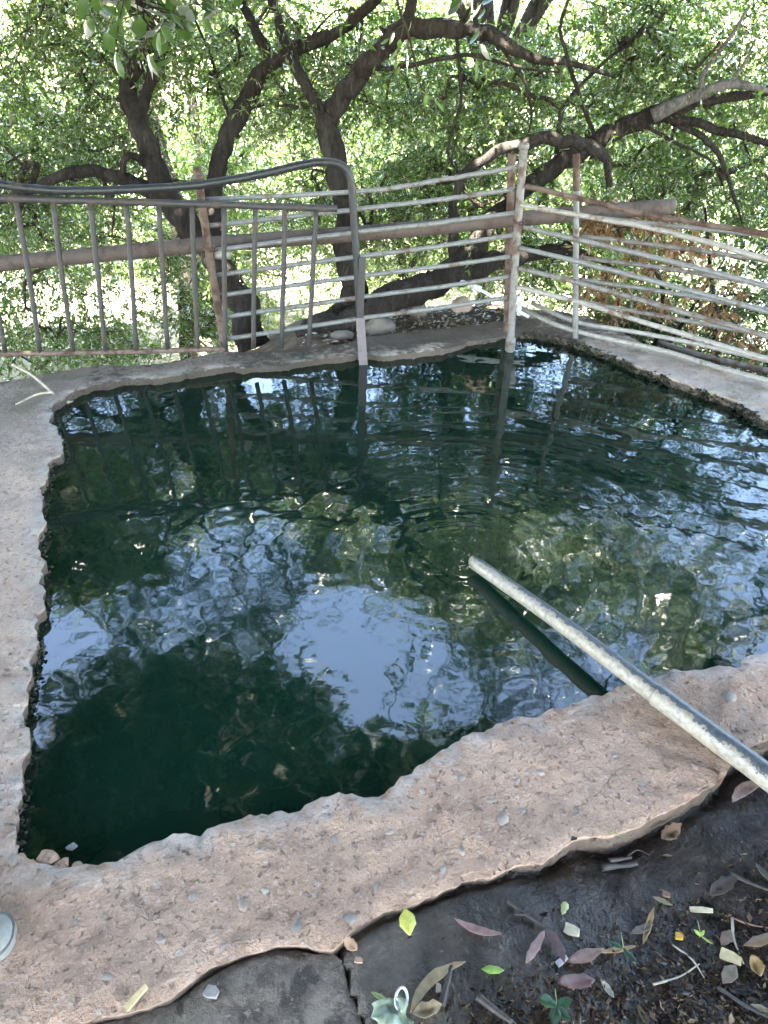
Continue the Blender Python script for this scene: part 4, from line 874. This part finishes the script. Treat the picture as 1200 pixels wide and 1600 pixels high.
# bleached bent stick at the back left corner
m_ = MB(); m_.tube(resample([at(20, 570, .03), at(50, 586, .03), at(75, 607, .012), at(95, 626, -.03), at(118, 629, -.06)], 22), np.linspace(.007, .009, 22), 7)
m_.tube(resample([at(82, 612, .012), at(55, 617, .012), at(25, 632, .01)], 10), np.linspace(.007, .004, 10), 6)
tag(m_.build('bent_stick', MT['stick']), 'bleached bent forked stick at the back left corner of the pool', 'stick')

# ------------------------------------------------------------------ shoe at the left edge
def shoe():
    tip = at(13, 1503, .0); root = thing('shoe', 'tip of a pale grey shoe on the slab at the left edge', 'shoe', (tip[0]-.27, tip[1]-.02, .002))
    prof = [(0, .034, .075), (.03, .041, .082), (.08, .040, .075), (.13, .040, .066), (.18, .046, .055), (.22, .047, .044), (.25, .040, .034), (.265, .026, .026), (.272, .008, .016)]
    P_ = resample([(a_, b_, c_) for a_, b_, c_ in prof], 26); k = 16; V_, Q_ = [], []
    for x, w, h in P_:
        for q_ in range(k):
            an = math.pi*q_/(k-1); V_.append((x, math.cos(an)*w, .014+max(0, math.sin(an))**.7*(h-.01)))
    for i_ in range(25):
        for q_ in range(k-1): Q_.append((i_*k+q_, i_*k+q_+1, (i_+1)*k+q_+1, (i_+1)*k+q_))
    up = obj('upper', mesh_np('upper', V_, np.array(Q_)), MT['shoe'], root); md = up.modifiers.new('thick', 'SOLIDIFY'); md.thickness = .003
    V_, Q_ = [], []
    for x, w, h in P_:
        for y, z in ((-w-.004, 0), (w+.004, 0), (w+.005, .018), (-w-.005, .018)): V_.append((x*1.02-.002, y, z))
    for i_ in range(25):
        for q_ in range(4): Q_.append((i_*4+q_, i_*4+(q_+1) % 4, (i_+1)*4+(q_+1) % 4, (i_+1)*4+q_))
    Q_ += [(3, 2, 1, 0), (100, 101, 102, 103)]
    obj('sole', mesh_np('sole', V_, np.array(Q_), False), MT['rubber'], root)
    m_ = MB(); V_ = []
    for x in np.linspace(.15, .235, 8):
        w = .015*math.sin(math.pi*(x-.15)/.085)**.5+.003; zt = np.interp(x, P_[:, 0], P_[:, 2])+.0065
        for y in (-w, w): V_.append((x, y-.004, zt-.25*abs(y)))
    m2 = mesh_np('toe_patch', V_, np.array([(i_*2, i_*2+1, i_*2+3, i_*2+2) for i_ in range(7)])); obj('toe_patch', m2, MT['sole'], root)
    root.rotation_euler[2] = .25
shoe()

# ------------------------------------------------------------------ fallen leaves, twigs and rubbish on mud and slab
lcache = {}
def lmat(c):
    if c not in lcache:
        k = M('fallen_leaf'); f = k.noise(60, 4); g_ = k.noise(18, 3)
        col = k.ramp(f, [(.3, tuple(x*.7 for x in c)), (.7, tuple(min(1, x*1.2) for x in c))]); col = k.mix(k.math('MULTIPLY', k.ramp(g_, [(.5, 0), (.68, 1)]), .5), col, tuple(x*.35 for x in c))
        lcache[c] = k.pbr(col, .5, nrm=k.bump(f, .3, .003))
    return lcache[c]
SX = np.arange(-1.3, 2.4, .01); SY = np.arange(.3, 2.0, .01); X, Y = np.meshgrid(SX, SY); P = np.stack([X.ravel(), Y.ravel()], 1)
IO = in_poly(P, outer[::2]) & ~in_poly(P, inner[::3]); IL = in_poly(P, low)
ii = np.clip(np.round((P[:, 1]-my[0])/.016).astype(int), 0, len(my)-1); jj = np.clip(np.round((P[:, 0]-mx[0])/.016).astype(int), 0, len(mx)-1)
SZ = np.where(IL, -.014, MZ[ii, jj]); SZ[IO] = 0.002; SZ = SZ.reshape(X.shape); SR = IO.reshape(X.shape)
def sidx(p): return int(np.clip((p[1]-.3)/.01, 0, len(SY)-1)), int(np.clip((p[0]+1.3)/.01, 0, len(SX)-1))
def surf(px, py):
    p = at(px, py, -.04)
    for _ in range(3): p = at(px, py, SZ[sidx(p)])
    return p
def fleaf(label, x0, y0, x1, y1, wpx, c, curl=.15, fold=.3, shape=1.0, twist=0.0, lift=.005, bend=0.0, group=None, stem=True, name='fallen_leaf'):
    a_, b_ = surf(x0, y0), surf(x1, y1); d_ = b_-a_; L = np.linalg.norm(d_); W = wpx*np.linalg.norm(a_-CAM)/F*.80
    V_, Q_ = leaf_mesh_pts(L, W, curl, fold, 9, shape, twist)
    V_[:, 1] += bend*L*4*(V_[:, 0]/L)*(1-V_[:, 0]/L)
    ex = d_/L; ey = np.cross([0, 0, 1], ex); ey /= np.linalg.norm(ey); ez = np.cross(ex, ey)
    root = thing(name, label, 'leaf', a_+np.array([0, 0, lift-min(0, V_[:, 2].min())]), group)
    W_ = V_[:, :1]*ex+V_[:, 1:2]*ey+V_[:, 2:3]*ez
    o = obj('blade', mesh_np('blade', W_, Q_), lmat(c), root); md = o.modifiers.new('thick', 'SOLIDIFY'); md.thickness = .0007
    if stem:
        m2 = MB(); m2.tube(np.array([W_[1+3*i_]+[0, 0, .0004] for i_ in range(9)]), np.linspace(.0009, .0004, 9), 4); o2 = m2.build('midrib', lmat(tuple(x*.8 for x in c))); o2.parent = root
    return root
def twig(label, pts, r, m, name='twig', fork=None):
    P_ = [surf(x, y)+np.array([0, 0, r*.9+.002]) for x, y in pts]; m_ = MB(); m_.tube(resample(P_, 12), np.linspace(r, r*.6, 12)*(1+rng.normal(0, .08, 12)), 6)
    if fork: Pf = [surf(x, y)+np.array([0, 0, r+.003]) for x, y in fork]; m_.tube(resample(Pf, 8), np.linspace(r*.8, r*.4, 8), 5)
    return tag(m_.build(name, m), label, 'twig')
def chip(label, px, py, lpx, wpx, ang, c, cat='wood chip', name='wood_chip', t_=.004, tilt=.1):
    p = surf(px, py); D_ = np.linalg.norm(p-CAM)/F; l_, w_ = lpx*D_*.5, wpx*D_*.5; V_ = []
    for z_ in (0, t_):
        for sx, sy in ((-1, -1), (-.3, -1.12), (1, -.8), (1.05, .5), (.2, 1.0), (-.95, .9)): V_.append((sx*l_*random.uniform(.9, 1.08), sy*w_*random.uniform(.85, 1.1), z_+sx*tilt*l_*.5+.001))
    T_ = [(0, 5, 4), (0, 4, 3), (0, 3, 2), (0, 2, 1), (6, 7, 8), (6, 8, 9), (6, 9, 10), (6, 10, 11)]; Q_ = [(i_, (i_+1) % 6, 6+(i_+1) % 6, 6+i_) for i_ in range(6)]
    o = obj(name, mesh_np(name, V_, [np.array(Q_), np.array(T_)], False), lmat(c)); o.location = p+np.array([0, 0, .003]); o.rotation_euler = (random.uniform(-.1, .1), 0, -ang)
    return tag(o, label, cat)
PINK, TAN, BRN, DBR, YEL, GRN = (.42, .24, .20), (.42, .31, .17), (.22, .12, .075), (.10, .06, .045), (.52, .50, .10), (.24, .36, .06)
fleaf('yellow oval leaf lying on the crack below the slab', 633, 1421, 640, 1464, 27, YEL, .02, .05)
fleaf('pink lance shaped leaf pointing left on the grey mud', 783, 1464, 709, 1440, 15, PINK, .08, .2, bend=.06)
fleaf('pink lance shaped leaf hanging from the dark forked twig', 850, 1458, 821, 1509, 17, (.46, .28, .24), .05, .2)
fleaf('dull brown lance leaf with white tip beside the pink one', 850, 1452, 881, 1508, 19, (.15, .10, .095), .06, .2, bend=.08)
fleaf('long curved tan leaf near the can tab', 641, 1588, 727, 1508, 20, TAN, .06, .25, bend=.14)
fleaf('small green oval leaf alone on dark mud', 752, 1517, 787, 1519, 15, GRN, .03, .1)
fleaf('bright green leaf tucked under the slab edge', 952, 1304, 982, 1309, 13, (.28, .42, .07), .03, .1)
fleaf('tiny yellow green teardrop leaf on dark mud', 884, 1412, 878, 1432, 13, (.58, .58, .25), .03, .1, shape=.7)
fleaf('large pinkish curled leaf beside the supply pipe', 1141, 1262, 1190, 1229, 20, (.42, .27, .20), .14, .35, bend=.1)
fleaf('curled brown leaf with pale rim in the wet patch', 1030, 1320, 1062, 1296, 24, (.24, .15, .09), .25, .4, twist=.6)
fleaf('broad red brown leaf beside the green blades', 884, 1508, 942, 1487, 22, (.24, .13, .09), .06, .2)
fleaf('tan leaf lying along the red brown leaf', 934, 1492, 992, 1482, 11, (.36, .22, .09), .05, .2)
fleaf('dark reddish leaf above the green weed', 869, 1540, 928, 1536, 26, (.16, .075, .06), .08, .25)
fleaf('upright curled tan leaf in the litter', 1003, 1480, 1020, 1422, 11, (.40, .28, .14), .1, .5)
fleaf('brown leaf lying flat left of the curled tan leaf', 984, 1462, 1018, 1448, 14, (.17, .11, .08), .05, .2)
fleaf('yellow green leaf tip beside the pale plastic scrap', 580, 1553, 608, 1568, 9, (.45, .48, .18), .05, .2)
fleaf('crumpled tan leaf below the long curved leaf', 645, 1590, 690, 1576, 26, (.34, .26, .15), .2, .4, twist=.5)
fleaf('whitish shrivelled leaf in the litter right of the weed', 938, 1534, 958, 1562, 12, (.40, .36, .30), .1, .3)
fleaf('orange brown curled leaf at right edge of the litter', 1172, 1496, 1186, 1530, 20, (.46, .30, .13), .2, .4, twist=.4)
fleaf('flat brown leaf below the pale chip at right', 1128, 1540, 1148, 1512, 22, (.25, .18, .11), .05, .2)
fleaf('square brown leaf fragment above the pale chip', 1126, 1480, 1142, 1456, 18, (.22, .14, .09), .05, .15)
fleaf('grey lance leaf at the right edge above the litter', 1179, 1352, 1206, 1384, 10, (.30, .26, .21), .06, .25)
fleaf('orange crumbled leaf stuck in the slab crack', 535, 1470, 556, 1488, 20, (.38, .23, .13), .2, .3, twist=.5)
fleaf('dark brown broad leaf on the mud near the right edge', 1108, 1402, 1150, 1372, 24, (.09, .062, .05), .05, .2)
fleaf('brown leaf lying at the right edge of the litter', 1160, 1482, 1215, 1464, 17, (.28, .18, .10), .08, .2)
fleaf('olive brown narrow leaf near the bottom of the litter', 994, 1572, 1012, 1606, 10, (.16, .12, .06), .06, .3)
fleaf('tan narrow leaf near the bottom right corner', 1170, 1572, 1204, 1584, 10, (.34, .25, .15), .06, .2)
fleaf('pale narrow leaf fragment above the litter', 1018, 1404, 1050, 1418, 9, (.30, .24, .14), .06, .3)
twig('dark forked twig holding the pink leaf', [(793, 1411), (822, 1432), (852, 1452)], .004, MT['darkstick'], fork=[(822, 1432), (803, 1432)])
twig('dark stick crossing the long curved leaf', [(690, 1574), (697, 1545), (706, 1508)], .007, MT['darkstick'])
twig('dark wet bark strip in the shiny mud', [(940, 1360), (965, 1357), (995, 1354)], .009, MT['darkstick'], fork=[(950, 1350), (985, 1345)])
twig('reddish thin twig at the right of the litter', [(1144, 1436), (1170, 1446), (1206, 1453)], .0025, MT['redtwig'])
twig('brown upright twig right of centre of the litter', [(1143, 1436), (1146, 1470), (1161, 1508)], .0032, MT['stick'])
twig('dark twig at the right edge of the mud', [(1140, 1368), (1170, 1382), (1206, 1396)], .005, MT['darkstick'])
twig('thin pale twig across the lower litter', [(1050, 1478), (1080, 1500), (1100, 1530)], .0022, MT['stick'])
twig('thin straight brown twig low in the litter', [(1020, 1540), (1060, 1528), (1092, 1508)], .0025, MT['stick'])
twig('dark long twig low at the right', [(1120, 1545), (1160, 1572), (1195, 1590)], .0045, MT['darkstick'])
twig('dark root lying in the mud below the leaf fork', [(745, 1560), (770, 1580), (800, 1602)], .008, MT['darkstick'])
twig('curved dark twig in the shiny mud', [(978, 1340), (995, 1330), (1015, 1338)], .003, MT['darkstick'])
chip('pale tan square chip on the dark mud', 893, 1455, 20, 14, .4, (.55, .47, .32))
chip('pale stick like chip in the litter', 1094, 1424, 28, 7, .08, (.62, .52, .34))
chip('pale yellow curved chip at the right of the litter', 1141, 1497, 25, 15, .5, (.60, .47, .25))
chip('small tan chip on the lower slab next to the crack', 561, 1503, 11, 7, .2, (.46, .28, .20))
chip('tiny pale oval chip beside the dark stick', 685, 1546, 7, 12, .1, (.50, .42, .33))
chip('white tip pellet at the end of the brown lance leaf', 877, 1504, 18, 8, -.6, (.55, .52, .55))
chip('yellow and white stub lodged in the slab crack', 213, 1562, 32, 8, -.95, (.66, .52, .26), t_=.007)
chip('small orange seed on the dark litter', 1060, 1466, 9, 9, .3, (.62, .36, .05), cat='seed', name='seed', t_=.006)
chip('small white pebble on the lower slab', 332, 1553, 18, 14, .3, (.30, .275, .25), cat='pebble', name='pebble', t_=.008)
chip('brown crumb by the far litter', 1040, 1400, 10, 8, .3, (.20, .12, .08), cat='pebble', name='pebble', t_=.006)
# green blades and the weed
def blades(name, label, px, py, specs, c, cat='plant'):
    p = surf(px, py); root = thing(name, label, cat, p)
    for an, L, W, el in specs:
        V_, Q_ = leaf_mesh_pts(L, W, .06, .15, 8); ex = np.array([math.cos(an)*math.cos(el), math.sin(an)*math.cos(el), math.sin(el)]); ey = np.cross([0, 0, 1], ex); ey /= np.linalg.norm(ey); ez = np.cross(ex, ey)
        W_ = V_[:, :1]*ex+V_[:, 1:2]*ey+V_[:, 2:3]*ez+np.array([0, 0, .012]); o = obj('leaf', mesh_np('leaf', W_, Q_), lmat(c), root)
        md = o.modifiers.new('thick', 'SOLIDIFY'); md.thickness = .0007
    m_ = MB(); m_.tube([np.array(p)+[0, 0, -.01], np.array(p)+[.002, .006, .010], np.array(p)+[.003, .03, .016]], [.0014, .0011, .0007], 5); m_.build('stem', lmat((.25, .36, .12)), root)
    return root
blades('green_sprig', 'two dark green leaf blades lying in the litter', 972, 1487, [(2.7, .028, .010, .1), (-1.0, .036, .012, .05)], (.025, .075, .03))
blades('weed', 'small dark green weed seedling with rounded leaves at the bottom', 868, 1578, [(.35, .032, .02, .1), (2.7, .034, .022, .15), (-1.9, .036, .022, .1), (-.9, .032, .02, .1)], (.03, .085, .028))
blades('green_sprig', 'tiny yellow green sprig in the litter', 1093, 1468, [(2.4, .018, .008, .3), (-.8, .025, .005, .1), (.8, .015, .007, .3)], (.35, .42, .08))
# can pull tab
p = surf(627, 1566); t = thing('pull_tab', 'shiny metal pull tab from a drink can', 'pull tab', p+np.array([0, 0, .012]))
def ring_path(cx, cy_, rx, ry_, n=26): return np.array([[cx+math.cos(a_)*rx, cy_+math.sin(a_)*ry_, 0] for a_ in np.linspace(0, 2*math.pi, n)])
m_ = MB(); m_.tube(ring_path(0, 0, .0105, .0185), .0026, 8, False); m_.build('outer_ring', MT['alu'], None).parent = t
m_ = MB(); m_.tube(ring_path(0, -.010, .005, .005), .0026, 8, False); m_.build('rivet_ring', MT['alu'], None).parent = t
m_ = MB(); m_.tube(np.array([[-.009, -.001, 0], [0, -.002, .0005], [.009, -.001, 0]]), .003, 8); m_.build('cross_bar', MT['alu'], None).parent = t
t.rotation_euler = (.25, .1, -.12)
# crumpled pale plastic
p = surf(611, 1590); V_ = []; n = 13
for i_ in range(n):
    for j_ in range(n):
        x, y = (i_/(n-1)-.5)*.062, (j_/(n-1)-.5)*.055; V_.append((x*(1+.15*math.sin(j_)), y, .012+.017*mnoise.noise((x*38, y*38, 2.0))+.006*mnoise.noise((x*110, y*110, 5.0))))
o = obj('plastic_scrap', mesh_np('plastic_scrap', V_, np.array([(i_*n+j_, (i_+1)*n+j_, (i_+1)*n+j_+1, i_*n+j_+1) for i_ in range(n-1) for j_ in range(n-1)])), MT['wrap'])
o.location = p; o.rotation_euler[2] = .3; o.modifiers.new('thick', 'SOLIDIFY').thickness = .001; tag(o, 'crumpled pale green plastic scrap under the pull tab', 'plastic')

# uncountable fine litter in the mud
mb = MB(); cnt = 0
VL, QL = [], []
while cnt < 9000:
    px, py = random.uniform(640, 1330), random.uniform(1300, 1680)
    w = sm(0, 1, (px-840)/400*.75+(py-1430)/170*.62)*1.0
    if random.random() > max(w, .02): continue
    p = surf(px, py)
    if SR[sidx(p)]: continue
    L = random.uniform(.003, .016)*(1.7 if random.random() < .15 else 1); W = L*random.uniform(.12, .55)
    a_ = random.uniform(0, 6.28); ex = np.array([math.cos(a_), math.sin(a_), random.uniform(-.35, .35)]); ex /= np.linalg.norm(ex); up = np.array([0, 0, 1])+rng.normal(0, .35, 3); ey = np.cross(up, ex); ey /= np.linalg.norm(ey); ez = np.cross(ex, ey)
    p = p+np.array([0, 0, random.uniform(.000, .005)]); b_ = len(VL)
    VL += [p-ex*L/2, p+ey*W/2+ez*W*.1, p+ex*L/2+ez*L*random.uniform(-.1, .2), p-ey*W/2]; QL.append((b_, b_+1, b_+2, b_+3)); cnt += 1
mb.add(np.array(VL), np.array(QL)); tag(mb.build('leaf_litter', MT['litter'], smooth=False), 'dark decaying leaf bits covering the wet mud', 'litter', kind='stuff')
# dry litter on the bank behind the pool
VL, QL = [], []
for _ in range(1500):
    x, y = random.uniform(-.5, 1.1), random.uniform(4.35, 5.2); p = np.array([x, y, gz(x, y)+random.uniform(.005, .02)])
    if in_poly(p[None, :2], outer[::25])[0]: continue
    L = random.uniform(.015, .05); W = L*random.uniform(.2, .5); a_ = random.uniform(0, 6.28); ex = np.array([math.cos(a_), math.sin(a_), random.uniform(-.3, .3)]); ey = np.cross(np.array([0, 0, 1])+rng.normal(0, .3, 3), ex); ey /= np.linalg.norm(ey); b_ = len(VL)
    VL += [p-ex*L/2, p+ey*W/2, p+ex*L/2, p-ey*W/2]; QL.append((b_, b_+1, b_+2, b_+3))
mb = MB(); mb.add(np.array(VL), np.array(QL)); tag(mb.build('dry_litter', MT['dryleaf'], smooth=False), 'dry fallen leaves on the bank behind the pool', 'litter', kind='stuff')

# a few specks floating on the pool
for px, py, l_, w_, an, c, lab in [(791, 717, 9, 4, .1, (.40, .30, .18), 'small tan leaf floating on the water below the corner post'), (912, 793, 16, 6, -.5, (.30, .30, .28), 'pale sliver of leaf floating right of the pipe mouth'),
                                   (112, 1324, 16, 12, .2, (.36, .33, .32), 'pale shell like leaf floating in the near left corner'), (330, 806, 9, 4, .4, (.26, .22, .12), 'tiny brown leaf floating left of centre'), (655, 690, 8, 4, 0, (.30, .24, .12), 'tiny tan leaf floating below the flat bar')]:
    p = at(px, py, WZ+.004); D_ = np.linalg.norm(p-CAM)/F; V_, Q_ = leaf_mesh_pts(l_*D_, w_*D_, .05, .1, 6); V_[:, 0] -= l_*D_/2
    o = obj('floating_leaf', mesh_np('floating_leaf', V_, Q_), lmat(c)); o.location = p; o.rotation_euler[2] = an; o.modifiers.new('thick', 'SOLIDIFY').thickness = .0007
    tag(o, lab, 'leaf')
